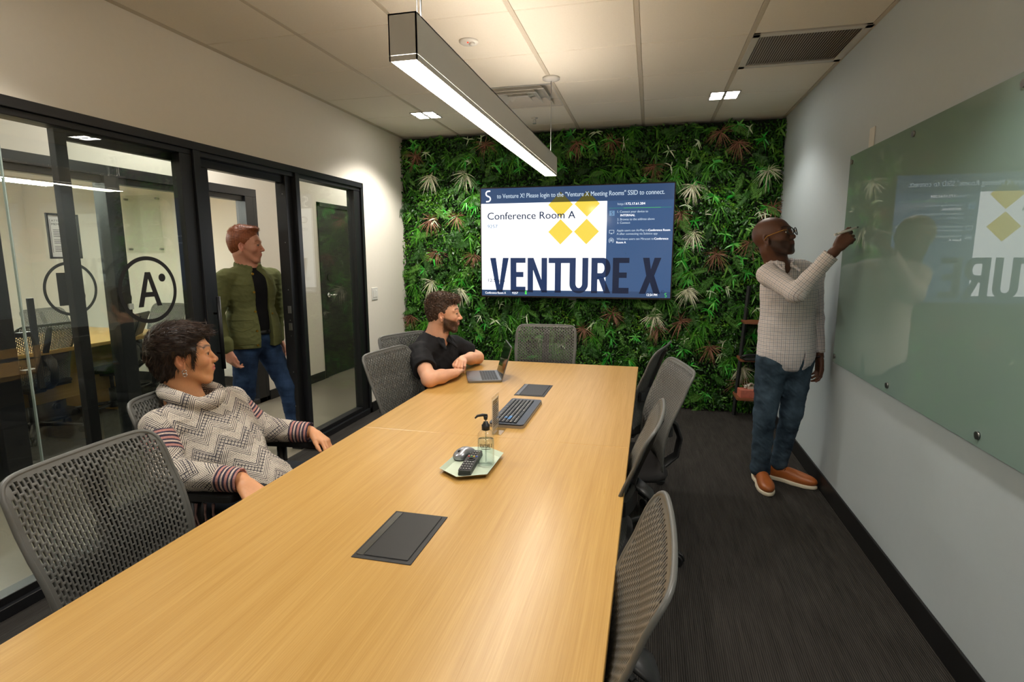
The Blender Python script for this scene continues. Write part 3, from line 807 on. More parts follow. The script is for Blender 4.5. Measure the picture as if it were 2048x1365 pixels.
# ================================================================ TELEVISION
SX0, SX1, SZ0, SZ1, TVY = .908, 2.759, 1.099, 2.154, .088
TV = thing('television', 'large wall mounted television showing a blue and white conference room screen on the living wall', 'television', ((SX0 + SX1) / 2, .20, 1.62))
def tvb(lo, hi, name, m, b=.002):
    o = TV.location; return MB().box([lo[i] - o[i] for i in range(3)], [hi[i] - o[i] for i in range(3)], b, 1).build(name, m, TV)
M['tv_bezel'] = mat('tv_bezel', (38, 30, 28), .3, var=.05)
B_ = .011
tvb((SX0 - B_, .094, SZ0 - B_), (SX1 + B_, .145, SZ1 + B_), 'rear_housing', 'black_plastic')
mbz = MB(); o = TV.location
for lo, hi in (((SX0 - B_, .084, SZ0 - B_), (SX0, .1, SZ1 + B_)), ((SX1, .084, SZ0 - B_), (SX1 + B_, .1, SZ1 + B_)), ((SX0 - B_, .084, SZ0 - B_ - .006), (SX1 + B_, .1, SZ0)), ((SX0 - B_, .084, SZ1), (SX1 + B_, .1, SZ1 + B_))):
    mbz.box([lo[i] - o[i] for i in range(3)], [hi[i] - o[i] for i in range(3)], .002, 1)
mbz.build('bezel', 'tv_bezel', TV)
tvb((1.80, .085, SZ0 - B_ - .026), (1.875, .10, SZ0 - B_ - .004), 'sensor_foot', 'black_plastic')
tvb((1.5, .145, 1.4), (2.2, .25, 1.9), 'wall_bracket', 'black_plastic')
def scr(name, rgb, e=1.0):
    t = NT(name)
    b = t.bsdf((.01, .01, .01), .12, 0, .4, Emission_Color=(*lin(rgb), 1), Emission_Strength=e); return t.m
SE = .95
SM = [scr('screen_blue', (62, 92, 135), SE), scr('screen_band_blue', (52, 78, 116), SE), scr('screen_white', (250, 251, 255), 1.45), scr('screen_yellow', (236, 208, 78), 1.15), scr('screen_olive', (92, 88, 34), SE),
      scr('screen_navy', (30, 54, 96), SE), scr('screen_dark_navy', (16, 30, 58), SE), scr('screen_ink', (24, 46, 78), SE), scr('screen_light_text', (206, 224, 240), SE), scr('screen_green', (90, 235, 90), SE), scr('screen_mid', (110, 150, 190), SE), scr('screen_teal', (40, 160, 130), SE)]
BLUE, BAND, WHT, YEL, OLI, NAV, DNAV, INK, LTX, GRN, MID, TEAL = range(12)
sc = MB()
def su(u): return SX0 + u / 1920 * (SX1 - SX0) - o[0]
def sv(v): return SZ1 - v / 1080 * (SZ1 - SZ0) - o[2]
def sp(poly, mi, L=1, convex=True):
    y = TVY - .0003 * L - o[1]
    vs, fs = (poly, [tuple(range(len(poly)))]) if convex else fill_poly(poly)
    sc.add([(su(a), y, sv(b)) for a, b in vs], fs, mi)
def rect(u0, v0, u1, v1, mi, L=1): sp([(u0, v0), (u1, v0), (u1, v1), (u0, v1)], mi, L)
rect(0, 0, 1920, 1080, BLUE, 0); rect(0, 0, 1920, 149, BAND, 1); rect(0, 1021, 1920, 1080, BAND, 1); rect(0, 149, 1290, 1021, WHT, 1)
def clip(poly, axis, val, keep_less):
    out = []
    for i in range(len(poly)):
        p, q = poly[i], poly[(i + 1) % len(poly)]
        ip = (p[axis] <= val) == keep_less; iq = (q[axis] <= val) == keep_less
        if ip: out.append(p)
        if ip != iq:
            t = (val - p[axis]) / (q[axis] - p[axis]); out.append((p[0] + t * (q[0] - p[0]), p[1] + t * (q[1] - p[1])))
    return out
for (cx, cy) in ((829, 174), (1094, 172), (831, 438), (1092, 438)):
    dmd = [(cx - 125, cy), (cx, cy - 124), (cx + 125, cy), (cx, cy + 124)]
    up, lo_ = clip(dmd, 1, 149, True), clip(dmd, 1, 149, False)
    if len(up) > 2: sp(up, OLI, 2)
    if len(lo_) > 2: sp(lo_, YEL, 2)
# big name: darker where it lies over the blue
for ch, x0 in VX:
    for poly in VGL[ch][1]:
        vs, fs = fill_poly([(x0 + a, 694 + b) for a, b in poly])
        for f in fs:
            tri = [vs[i] for i in f]
            L_ = clip(tri, 0, 1290, True)
            if len(L_) > 2:
                A_ = clip(L_, 1, 1021, True); B2 = clip(L_, 1, 1021, False)
                if len(A_) > 2: sp(A_, NAV, 3)
                if len(B2) > 2: sp(B2, DNAV, 3)
            R2 = clip(tri, 0, 1290, False)
            if len(R2) > 2: sp(R2, DNAV, 3)
def tt(s, u, v, cap, wid, mi, bold=0., L=5):
    vs, fs, w = text2d(s, 0.); k = cap / .7; kx = wid / w
    for j in range(3 if bold >= .02 else (2 if bold > 0 else 1)): sc.add([(su(u + x * kx + j * cap * .028), TVY - .0003 * L - .00005 * j - o[1], sv(v - y * k)) for x, y in vs], fs, mi)
tt('to Venture X! Please login to the "Venture X Meeting Rooms" SSID to connect.', 169, 98, 44, 1661, LTX, .006)
tt('Conference Room A', 67, 308, 72, 911, INK, .002)
tt('9257', 67, 392, 33, 107, MID, .004); tt('12:54pm', 69, 939, 32, 178, INK, .004)
tt('http://', 1391, 191, 22, 80, LTX); tt('172.17.61.204', 1474, 191, 22, 178, WHT, .02)
rect(1311, 218, 1899, 221, TEAL, 2); rect(1450, 218, 1800, 221, GRN, 3)
tt('1. Connect your device to', 1391, 264, 21, 291, LTX, .01); tt('INTERNAL', 1421, 298, 20, 139, WHT, .03)
tt('2. Browse to the address above', 1391, 336, 21, 354, LTX, .01); tt('3. Connect', 1391, 368, 20, 124, LTX, .01)
tt('Apple users can AirPlay to', 1390, 441, 20, 296, LTX, .01); tt('Conference Room', 1690, 441, 20, 204, WHT, .03)
tt('A after connecting via Solstice app', 1390, 473, 20, 388, LTX, .01)
tt('Windows users can Miracast to', 1390, 522, 20, 355, LTX, .01); tt('Conference', 1750, 522, 20, 130, WHT, .03); tt('Room A', 1388, 555, 20, 92, WHT, .03)
tt('Conference Room A', 36, 1063, 22, 224, WHT, .012); tt('9257', 329, 1063, 22, 62, WHT, .012); tt('12:54 PM', 1696, 1063, 24, 100, WHT, .012)
tt('R', 1840, 1026, 12, 10, DNAV, .0)
def arcs(cx, cy, r, w, a0, a1, mi, n=16, L=5, sq=1.0):
    pts = []
    for k in range(n + 1):
        a = math.radians(a0 + (a1 - a0) * k / n); pts.append(((cx + (r - w / 2) * math.cos(a), cy - (r - w / 2) * math.sin(a) * sq), (cx + (r + w / 2) * math.cos(a), cy - (r + w / 2) * math.sin(a) * sq)))
    for k in range(n): sp([pts[k][0], pts[k][1], pts[k + 1][1], pts[k + 1][0]], mi, L)
def S_mark(cx, cy, s, mi):
    """two interlocking hooks"""
    arcs(cx + .02 * s, cy - .25 * s, .24 * s, .13 * s, 75, 255, mi, L=5); arcs(cx - .02 * s, cy + .25 * s, .24 * s, .13 * s, -105, 75, mi, L=5)
    rect(cx + .06 * s, cy - .56 * s, cx + .22 * s, cy - .43 * s, mi, 5); rect(cx - .22 * s, cy + .43 * s, cx - .06 * s, cy + .56 * s, mi, 5)
    sp([(cx - .08 * s, cy - .07 * s), (cx + .05 * s, cy - .07 * s), (cx + .09 * s, cy + .08 * s), (cx - .04 * s, cy + .08 * s)], mi, 5)
S_mark(76, 76, 104, WHT); S_mark(1877, 1052, 36, GRN)
arcs(1848, 1020, 14, 2.4, 0, 360, DNAV, 20)
rect(1314, 243, 1364, 291, MID, 3); S_mark(1339, 267, 32, NAV)
for (a, b, c_, d_) in ((1315, 427, 1364, 431), (1315, 427, 1319, 458), (1360, 427, 1364, 458), (1315, 454, 1328, 458), (1351, 454, 1364, 458)): rect(a, b, c_, d_, LTX, 3)
sp([(1339, 452), (1350, 465), (1328, 465)], LTX, 3)
for r in (8, 16, 25): arcs(1338, 528, r, 3.2, -60, 240, LTX, 18)
arcs(1338, 528, 3, 5, 0, 360, LTX, 10)
# little green figure in the footer
arcs(475, 1036, 5, 10, 0, 360, GRN, 12); sp([(467, 1042), (483, 1042), (487, 1064), (463, 1064)], GRN, 5)
sc.build('screen', SM, TV)

# ================================================================ LIVING WALL
LW = thing('living_wall', 'whole end wall of dense artificial greenery behind the television', 'living wall', (0, YB, 0))
rng = np.random.default_rng(11)
MB().box((0, -.05, 0), (RW, 0, H - .012)).build('backing_panel', mat('living_wall_backing', (20, 30, 16), .9, var=.3, scale=20), LW)
def leafmat(name, cols, rough=.45, vcol='tone'):
    t = NT(name)
    at = t.n('ShaderNodeAttribute'); at.attribute_name = vcol
    cr = t.n('ShaderNodeValToRGB'); e = cr.color_ramp.elements
    e[0].position = 0; e[0].color = (*lin(cols[0]), 1); e[1].position = 1; e[1].color = (*lin(cols[-1]), 1)
    for k, c_ in enumerate(cols[1:-1]):
        q = e.new((k + 1) / (len(cols) - 1)); q.color = (*lin(c_), 1)
    t.l(at.outputs['Fac'], cr.inputs[0])
    b = t.bsdf((0, 0, 0), rough, 0, .4); t.l(cr.outputs[0], b.inputs['Base Color'])
    b.inputs['Subsurface Weight'].default_value = 0
    return t.m
def blades(base, dirs, length, width, sag, tone, segs=3, fold=.0):
    """tapered curved leaves: arrays base(n,3) dirs(n,3) length(n) width(n) sag(n) -> V,F,tone"""
    n = len(base); V = np.zeros((n, (segs + 1) * 2, 3)); up = np.array([0, 0, -1.])
    side = np.cross(dirs, rng.normal(size=(n, 3)) * .35 + np.array([0, -1., 0])); side /= np.linalg.norm(side, axis=1)[:, None] + 1e-9
    prof = np.sin(np.linspace(.16, 1., segs + 1) ** .8 * PI) if fold == 0 else 1 - np.linspace(0, 1, segs + 1) ** 1.5
    prof = np.clip(prof, .04, 1)
    for k in range(segs + 1):
        t = k / segs; p = base + dirs * (length * t)[:, None] + up * (sag * length * t * t)[:, None]
        w = (width * prof[k] / 2)[:, None]; V[:, 2 * k] = p - side * w; V[:, 2 * k + 1] = p + side * w
    F = np.array([[2 * k, 2 * k + 1, 2 * k + 3, 2 * k + 2] for k in range(segs)])
    F = (F[None] + (np.arange(n) * (segs + 1) * 2)[:, None, None]).reshape(-1, 4)
    return V.reshape(-1, 3), F, np.repeat(tone, (segs + 1) * 2)
def unit(a): return a / (np.linalg.norm(a, axis=-1, keepdims=True) + 1e-9)
def leafobj(name, parts, m, parent=LW, thick=True):
    V = []; F = []; T_ = []; o_ = 0
    for (v, f, t) in parts: V.append(v); F.append(f + o_); T_.append(t); o_ += len(v)
    V = np.concatenate(V); F = np.concatenate(F); T_ = np.concatenate(T_)
    ob = npmesh(name, V, F, m, parent); a = ob.data.attributes.new('tone', 'FLOAT', 'POINT'); a.data.foreach_set('value', T_.astype(np.float32)); return ob
def wallpts(n, margin=.0):
    p = np.zeros((n, 3)); p[:, 0] = rng.uniform(margin, RW - margin, n); p[:, 2] = rng.uniform(.02, H - .03, n); return p
# local frame: y=0 is plaster, foliage towards -y; mean front about -.10
def relief(p): return -.075 - .03 * np.sin(p[:, 0] * 7.3 + 1.3 * np.sin(p[:, 2] * 5)) * np.sin(p[:, 2] * 6.1 + 2 * np.sin(p[:, 0] * 3.7))
# small round box leaves
n = 70000; p = wallpts(n); p[:, 1] = relief(p) - rng.uniform(-.02, .045, n)
d = unit(np.stack([rng.normal(size=n) * .9, -np.abs(rng.normal(size=n)) * .7 - .15, rng.normal(size=n) * .9 - .15], 1))
L_ = rng.uniform(.014, .030, n)
depth = np.clip((-p[:, 1] - .05) / .08, 0, 1)
tone = np.clip(.5 * rng.uniform(0, 1, n) + .35 * np.clip(np.sin(p[:, 0] * 9 + np.sin(p[:, 2] * 13) * 2) * np.sin(p[:, 2] * 8 + 1), 0, 1) + .15 * (rng.uniform(0, 1, n) > .9), 0, 1)
small = blades(p, d, L_, L_ * rng.uniform(.5, .75, n), np.full(n, .15), tone, 2)
fol = leafobj('boxwood_foliage', [small], leafmat('boxwood_leaf', [(14, 42, 9), (40, 92, 18), (78, 138, 30), (158, 192, 58)], .4))
tag(fol, kind='stuff')
# pointed mid-size sprays, ferns and grassy clumps
parts_mid = []; parts_fern = []; parts_bright = []; parts_grass = []
def spray(c, nb, l0, l1, w0, w1, downbias, tone0, tone1, sag, segs=3, out=.55):
    a = rng.uniform(0, 2 * PI, nb); d = np.stack([np.cos(a), -rng.uniform(.2, 1., nb) * out, np.sin(a) - downbias], 1)
    return blades(np.tile(c, (nb, 1)) + rng.normal(size=(nb, 3)) * .006, unit(d), rng.uniform(l0, l1, nb), rng.uniform(w0, w1, nb), np.full(nb, sag), rng.uniform(tone0, tone1, nb), segs)
for c in wallpts(620):
    c[1] = -.10; parts_mid.append(spray(c, 7, .05, .10, .012, .022, .2, .0, 1., .3))
for c in wallpts(150, .05):
    c[1] = -.125; parts_bright.append(spray(c, 9, .055, .095, .010, .017, .15, .2, 1., .3, 3, .5))
for c in wallpts(75, .06):
    c[1] = -.115; parts_grass.append(spray(c, 34, .10, .17, .0035, .006, .75, .0, 1., .55, 4, .6))
def fern(c, ang, L0, tone):
    n = 15; t = np.linspace(.08, 1, n); ax = np.array([math.cos(ang), -.35, math.sin(ang)]); ax /= np.linalg.norm(ax); sd = unit(np.cross(ax, [0, 1., 0]))
    pos = c + ax * (L0 * t)[:, None] + np.array([0, 0, -1.]) * (.25 * L0 * t * t)[:, None]
    ll = L0 * .24 * np.sin(PI * (t * .85 + .12)); B = np.concatenate([pos, pos]); D = np.concatenate([np.tile(sd + ax * .55, (n, 1)), np.tile(-sd + ax * .55, (n, 1))])
    return blades(B, unit(D), np.concatenate([ll, ll]), np.full(2 * n, L0 * .055), np.full(2 * n, .15), np.full(2 * n, tone), 2)
for c in wallpts(330, .05):
    c[1] = -.115 - rng.uniform(0, .015); parts_fern.append(fern(c, rng.uniform(PI * .9, PI * 2.1), rng.uniform(.11, .20), rng.uniform(0, 1)))
for nm, pt, cols, rg in (('pointed_leaf_sprays', parts_mid, [(26, 70, 16), (58, 120, 28), (104, 158, 54)], .4), ('fern_fronds', parts_fern, [(24, 62, 18), (52, 102, 30), (88, 138, 52)], .5),
                     ('bright_leaf_sprays', parts_bright, [(24, 120, 24), (40, 170, 44), (120, 200, 90)], .35), ('grass_clumps', parts_grass, [(30, 96, 14), (66, 150, 24), (104, 184, 44)], .4)):
    tag(leafobj(nm, pt, leafmat(nm, cols, rg)), kind='stuff')
# tipped leaves
tip = [spray(c + np.array([0, -.135, 0]), 5, .05, .08, .008, .013, .3, .3, 1., .3, 3, .5) for c in wallpts(60, .08)]
tag(leafobj('pale_tipped_sprays', tip, leafmat('pale_tipped', [(110, 170, 80), (190, 210, 170), (225, 228, 205)], .4)), kind='stuff')
WHITE_AT = [(0.34, 2.27), (0.72, 2.28), (2.92, 2.09), (2.95, 1.67), (2.92, 1.14), (0.33, 1.19), (0.65, 1.11), (2.62, 0.89), (3.56, 2.21), (3.45, 0.4)]
BROWN_AT = [(0.18, 2.47), (0.93, 2.56), (1.85, 2.53), (2.18, 2.52), (2.57, 2.28), (0.33, 1.83), (0.61, 1.85), (0.39, 1.5), (0.07, 0.82), (2.83, 1.85), (3.16, 1.47), (2.22, 0.9), (1.94, 0.73), (2.66, 0.77), (3.15, 0.59), (0.8, 1.47), (3.14, 2.56), (3.29, 2.46), (3.62, 1.88), (3.44, 1.57), (2.87, 0.83), (3.43, 0.26)]
wm = leafmat('cream_grass', [(190, 196, 150), (222, 222, 190), (236, 234, 214)], .5); bm_ = leafmat('russet_grass', [(96, 62, 44), (138, 94, 70), (160, 116, 92)], .55)
for (x, z) in WHITE_AT:
    tf = leafobj('grass_tuft', [spray(np.array([x, -.13, z + .04]), 46, .09, .17, .004, .007, .75, 0, 1., .35, 4, .7)], wm); tf['label'] = 'cream white grass tuft'
for (x, z) in BROWN_AT:
    tf = leafobj('grass_tuft', [spray(np.array([x, -.12, z + .04]), 44, .08, .17, .004, .007, rng.uniform(.1, .9), 0, 1., .3, 4, .6)], bm_); tf['label'] = 'reddish brown grass tuft'

# ================================================================ GLASS WRITING BOARD
GB = thing('glass_writing_board', 'large green tinted glass writing board on steel standoffs on the grey wall', 'writing board', (RW, -2.86, 1.46))
t = NT('back_tinted_glass')
nn = t.noise(t.coords(), 2.0, 3)
t.bsdf(t.mix(nn, lin((124, 147, 140)), lin((134, 157, 150))), .012, 0, .5, IOR=1.85); M['board'] = t.m
MB().box((-.034, -1.17, -.595), (-.026, 1.17, .597), .0012, 1).build('glass_sheet', ['board'], GB)
for y in (1.135, .37, -.37, -1.135):
    for z in (-.555, .56):
        MB().cyl((0, y, z), (-.040, y, z), .0095, seg=24).cyl((-.034, y, z), (-.041, y, z), .013, seg=28).build('standoff', 'steel', GB)

# ================================================================ LADDER SHELF AND WHAT STANDS ON IT
LS = thing('ladder_shelf', 'narrow black ladder shelf with rustic wood shelves in the corner behind the standing man', 'shelf', (3.52, .05, 0))
for sx in (-1, 1):
    MB().tube([(sx * .135, .05, 0), (sx * .062, .10, 1.22)], .018, 4, smooth=False).build('rail', 'black_plastic', LS)
for z, w_, y0 in ((.215, .150, -.17), (.565, .135, -.13), (.905, .115, -.10)):
    MB().prism(rrect(2 * w_, .12 - y0, .03, 6, 0, (.12 + y0) / 2), z - .018, z).build('shelf_board', 'shelf_wood', LS)
TB = thing('tissue_box', 'coral red tissue box with a white tissue on the lowest ladder shelf', 'tissue box', (3.50, -.03, .2155), math.radians(8))
M['coral'] = mat('coral_print', (196, 112, 92), .5, var=.25, scale=60)
MB().box((-.105, -.055, 0), (.105, .055, .075), .003, 1).build('box', 'coral', TB)
tb = MB(); vs = []; fs = []
for i in range(9):
    for j in range(9):
        u_, v_ = i / 8 - .5, j / 8 - .5; vs.append((u_ * .11 + .01 * math.sin(j * 2.1), v_ * .03 + .008 * math.sin(i * 1.7 + j), .074 + .05 * (1 - abs(u_) * 1.2) + .012 * math.sin(i * 2.3 + j * 1.1)))
fs = [(i * 9 + j, (i + 1) * 9 + j, (i + 1) * 9 + j + 1, i * 9 + j + 1) for i in range(8) for j in range(8)]
tb.add(vs, fs, 0, True)
tb.box((-.03, -.006, .06), (.03, .006, .1), .004, 1); tb.build('tissue', mat('tissue_white', (215, 210, 198), .9, var=.03), TB)
PH = thing('desk_phone', 'small black phone handset lying on the middle ladder shelf', 'phone', (3.475, -.05, .5655), math.radians(14))
MB().box((-.075, -.06, 0), (.075, .06, .02), .006).build('base', 'black_plastic', PH)
MB().tube([(-.085, -.02, .03), (-.05, -.02, .043), (.03, -.01, .045), (.075, -.005, .03)], [.014, .011, .011, .015], 14).build('handset', 'black_plastic', PH)
# books and small things on the upper shelves are hidden by the man
# ================================================================ MESH-BACK TASK CHAIRS
def back_surface(u, v):
    """u -1..1 across, v 0..1 up -> local point of the shell's middle surface (chair faces +y)"""
    hw = .205 + .028 * min(1, v * 1.6)
    z = .455 + .508 * v
    y = -.205 + .018 * math.sin(PI * min(1, v * 1.35)) - .105 * v ** 2.0 - (.010 * ((v - .86) / .14) ** 2 if v > .86 else 0)
    y += .028 * u * u * (1 - .5 * v)
    return Vector((u * hw, y, z))
def back_normal(u, v):
    e = .01; a = back_surface(u + e, v) - back_surface(u - e, v); b = back_surface(u, v + e) - back_surface(u, v - e); return a.cross(b).normalized()
def chair_back_mesh():
    V = []; F = []; NC, NR = 34, 23; U0, V0, V1 = .935, .022, .972
    th = .0028; cache = {}
    def put(u, v, s):
        k = (round(u, 5), round(v, 5), s)
        if k not in cache:
            cache[k] = len(V); V.append(back_surface(u, v) + back_normal(u, v) * (th * s))
        return cache[k]
    cw, ch = 2 * U0 / NC, (V1 - V0) / NR
    for i in range(NC):
        u0 = -U0 + i * cw; off = .5 if i % 2 else 0
        rows = NR if not off else NR + 1
        for j in range(rows):
            a = V0 + (j - off) * ch; b = a + ch; a = max(a, V0); b = min(b, V1); m_ = (a + b) / 2
            if b - a < ch * .4: continue
            uc, vc = u0 + cw / 2, m_
            du = 1 - abs(uc) / U0; dv = min(vc - V0, V1 - vc) / .45; e = min(1, max(du * 2.2, 0)) ; g_ = min(1, max(dv * 2.4, 0)); s = min(e, g_) ** .5
            corner = (abs(uc) > .88 and (vc > .92 or vc < .06))
            out = [(u0, a), (u0 + cw, a), (u0 + cw, m_), (u0 + cw, b), (u0, b), (u0, m_)]
            if corner or b - a < ch * .45:
                for sd in (1, -1):
                    ids = [put(x, y, sd) for x, y in out]; F.append(tuple(ids if sd == 1 else ids[::-1]))
                continue
            hx = cw * (.25 + .10 * s); hy = ch * (.27 + .14 * s)
            inn = [(uc - hx, vc - hy), (uc + hx, vc - hy), (uc + hx * (1.05 - .45 * s), vc), (uc + hx, vc + hy), (uc - hx, vc + hy), (uc - hx * (1.05 - .45 * s), vc)]
            for sd in (1, -1):
                io = [put(x, y, sd) for x, y in out]; ii = [put(x, y, sd) for x, y in inn]
                for k in range(6):
                    q = (io[k], io[(k + 1) % 6], ii[(k + 1) % 6], ii[k]); F.append(q if sd == 1 else q[::-1])
            fi = [put(x, y, 1) for x, y in inn]; bi = [put(x, y, -1) for x, y in inn]
            for k in range(6): F.append((fi[k], fi[(k + 1) % 6], bi[(k + 1) % 6], bi[k]))
    # border strip between the perforated field and the rounded outline
    N = 96; ring_i = []; ring_o = []
    per = [(-U0 + 2 * U0 * k / 24, V0) for k in range(24)] + [(U0, V0 + (V1 - V0) * k / 24) for k in range(24)] + [(U0 - 2 * U0 * k / 24, V1) for k in range(24)] + [(-U0, V1 - (V1 - V0) * k / 24) for k in range(24)]
    for (u, v) in per:
        nu, nv = u / U0, (v - V0) / (V1 - V0) * 2 - 1
        r = max(abs(nu), abs(nv)); ex = 10.
        k = 1 / (abs(nu) ** ex + abs(nv) ** ex) ** (1 / ex)
        ring_o.append((nu * k * 1.0, .5 + nv * k * .5))
    base = len(V)
    for (u, v), (a, b) in zip(per, ring_o):
        for sd in (1, -1):
            V.append(back_surface(u, v) + back_normal(u, v) * th * sd)
        V.append(back_surface(a, b) + back_normal(a, b) * th * 1.6); V.append(back_surface(a, b) - back_normal(a, b) * th * 1.6)
    for k in range(N):
        n = (k + 1) % N; q = base + 4 * k; r = base + 4 * n
        F.append((q, r, r + 2, q + 2)); F.append((q + 3, r + 3, r + 1, q + 1))
    mb = MB(); mb.add(V, F, 0, True)
    pts = [back_surface(a, b) for a, b in ring_o]
    # rolled rim
    vs = []; S_ = 10
    for k in range(N):
        t_ = (pts[(k + 1) % N] - pts[k - 1]).normalized(); a, b = ring_o[k]; nn_ = back_normal(a, b); bb = t_.cross(nn_).normalized()
        for q in range(S_):
            an = 2 * PI * q / S_; vs.append(pts[k] + nn_ * (.0062 * math.cos(an)) + bb * (.0075 * math.sin(an)))
    mb.add(vs, [(k * S_ + q, k * S_ + (q + 1) % S_, ((k + 1) % N) * S_ + (q + 1) % S_, ((k + 1) % N) * S_ + q) for k in range(N) for q in range(S_)], 0, True)
    return mb
M['seat_fabric'] = mat('seat_fabric', (34, 32, 33), .9, var=.25, scale=300, bump=.3, bscale=600)
def make_chair(arms=False):
    R = empty('office_chair')
    chair_back_mesh().build('backrest', 'chair_grey', R)
    fb = MB()
    pts = []
    for k in range(13):
        u = -.86 + 1.72 * k / 12; p = back_surface(u, .40 + .05 * u * u) - back_normal(u, .4) * -.0; p.y -= .016 + .010 * (1 - u * u); pts.append(p)
    vs = []; fs = []
    for k, p in enumerate(pts):
        hh = .030 + .018 * (1 - abs(-1 + 2 * k / 12)) ; 
        vs += [p + Vector((0, .006, -hh)), p + Vector((0, .006, hh)), p + Vector((0, -.010, hh * .8)), p + Vector((0, -.010, -hh * .8))]
    for k in range(12):
        for q in range(4): fs.append((k * 4 + q, k * 4 + (q + 1) % 4, (k + 1) * 4 + (q + 1) % 4, (k + 1) * 4 + q))
    fs += [(0, 1, 2, 3), (48, 51, 50, 49)]
    fb.add(vs, fs, 0, False)
    # centre spine above the cross bar
    for k in range(1):
        a, b = [], []
        for q in range(9):
            v = .42 + .53 * q / 8; p = back_surface(0, v); w_ = .026 - .008 * q / 8
            a.append(p + Vector((-w_, -.008, 0))); b.append(p + Vector((w_, -.008, 0)))
        vs = []; fs = []
        for q in range(9): vs += [a[q], b[q], b[q] + Vector((0, -.012, 0)), a[q] + Vector((0, -.012, 0))]
        for q in range(8):
            for s in range(4): fs.append((q * 4 + s, q * 4 + (s + 1) % 4, (q + 1) * 4 + (s + 1) % 4, (q + 1) * 4 + s))
        fs.append((32, 33, 34, 35)); fb.add(vs, fs, 0, False)
    fb.build('back_frame', 'black_plastic', R)
    # yoke that loops behind the shell and under the seat
    MB().tube([(0, -.235, .695), (0, -.285, .66), (0, -.315, .58), (0, -.30, .49), (0, -.23, .435), (0, -.08, .415)], [.045, .044, .036, .036, .045, .055], 12, flat=.32, up=(0, 1, .3)).build('yoke', 'black_plastic', R)
    # seat
    b = MB(); N = 20; vs = []; fs = []
    def outl(k, s, z):
        a = 2 * PI * k / 48; c_, s_ = math.cos(a), math.sin(a); ex = 5.; r = 1 / (abs(c_) ** ex + abs(s_) ** ex) ** (1 / ex)
        return (c_ * r * .245 * s, .015 + s_ * r * .235 * s, z)
    prof = [(.0, .488), (.6, .490), (.88, .486), (.97, .474), (1., .458), (.985, .445), (.9, .440), (0, .440)]
    for s, z in prof:
        for k in range(48): vs.append(outl(k, max(s, .001), z - (.012 if s < .7 and z > .47 else 0)))
    for i in range(len(prof) - 1):
        for k in range(48): fs.append((i * 48 + k, i * 48 + (k + 1) % 48, (i + 1) * 48 + (k + 1) % 48, (i + 1) * 48 + k))
    b.add(vs, fs, 0, True).build('seat', 'seat_fabric', R)
    MB().box((-.21, -.19, .425), (.21, .22, .441), .006, 1).box((-.07, -.10, .375), (.07, .10, .428), .015).build('seat_pan', 'black_plastic', R)
    MB().cyl((0, 0, .10), (0, 0, .25), .032, seg=20).cyl((0, 0, .24), (0, 0, .385), .017, seg=20).build('gas_column', 'black_plastic', R)
    MB().lathe([(.045, .065), (.05, .08), (.045, .115), (.03, .125)], seg=24).build('hub', 'black_plastic', R)
    for k in range(5):
        a = 2 * PI * k / 5 + .3; c_, s_ = math.cos(a), math.sin(a)
        lg = MB().tube([(c_ * .03, s_ * .03, .098), (c_ * .19, s_ * .19, .088), (c_ * .335, s_ * .335, .068)], [.026, .020, .014], 10, flat=.75).build('leg', 'black_plastic', R)
        ca = MB(); px, py = c_ * .335, s_ * .335
        for sd in (-1, 1):
            ox, oy = -s_ * sd * .014, c_ * sd * .014
            ca.cyl((px + ox * .45, py + oy * .45, .029), (px + ox * 1.6, py + oy * 1.6, .029), .029, seg=24)
        ca.cyl((px, py, .03), (px, py, .068), .008, seg=12)
        ca.build('caster', 'black_plastic', lg)
    if arms:
        for sx in (-1, 1):
            MB().tube([(sx * .16, -.01, .425), (sx * .265, -.01, .43), (sx * .285, -.005, .47), (sx * .285, 0, .645)], [.02, .022, .022, .02], 12, flat=1.3).build('arm_post', 'black_plastic', R)
            p_ = MB(); p_.prism(rrect(.088, .27, .040, 8, sx * .285, .045), .645, .652).prism(rrect(.092, .275, .042, 8, sx * .285, .045), .652, .668).prism(rrect(.084, .265, .038, 8, sx * .285, .045), .668, .672)
            p_.build('armrest_pad', 'black_plastic', R)
    return R
chairA = make_chair(True); chairN = make_chair(False)
used = {'A': False, 'N': False}
def place(kind, x, y, facing, label, group='mesh backed office chairs around the conference table'):
    """facing: heading in degrees of the sitter, 0 = towards +x"""
    src = chairA if kind == 'A' else chairN
    o_ = src if not used[kind] else copy_tree(src); used[kind] = True
    o_.location = (x, y, 0); o_.rotation_euler = (0, 0, math.radians(facing - 90)); tag(o_, label, 'chair', group); return o_
place('N', 1.345, -4.17, 2, 'nearest grey perforated office chair on the left side of the table')
WCH = place('A', .97, -3.49, 6, 'office chair with armrests that the person in the patterned sweater sits in')
place('N', 1.40, -2.50, -8, 'grey office chair pulled in between the two seated people')
place('N', 1.19, -1.93, -22, 'office chair that the man in the black polo sits in')
place('N', 1.82, -1.42, -86, 'grey office chair at the far end of the table in front of the living wall')
place('N', 2.37, -1.85, 168, 'farthest grey office chair on the right side of the table')
place('N', 2.44, -2.57, 194, 'second farthest grey office chair on the right side, turned a little outward')
place('N', 2.312, -3.38, 176, 'third farthest grey office chair on the right side of the table')
place('N', 2.312, -4.27, 180, 'nearest grey office chair on the right side of the table')

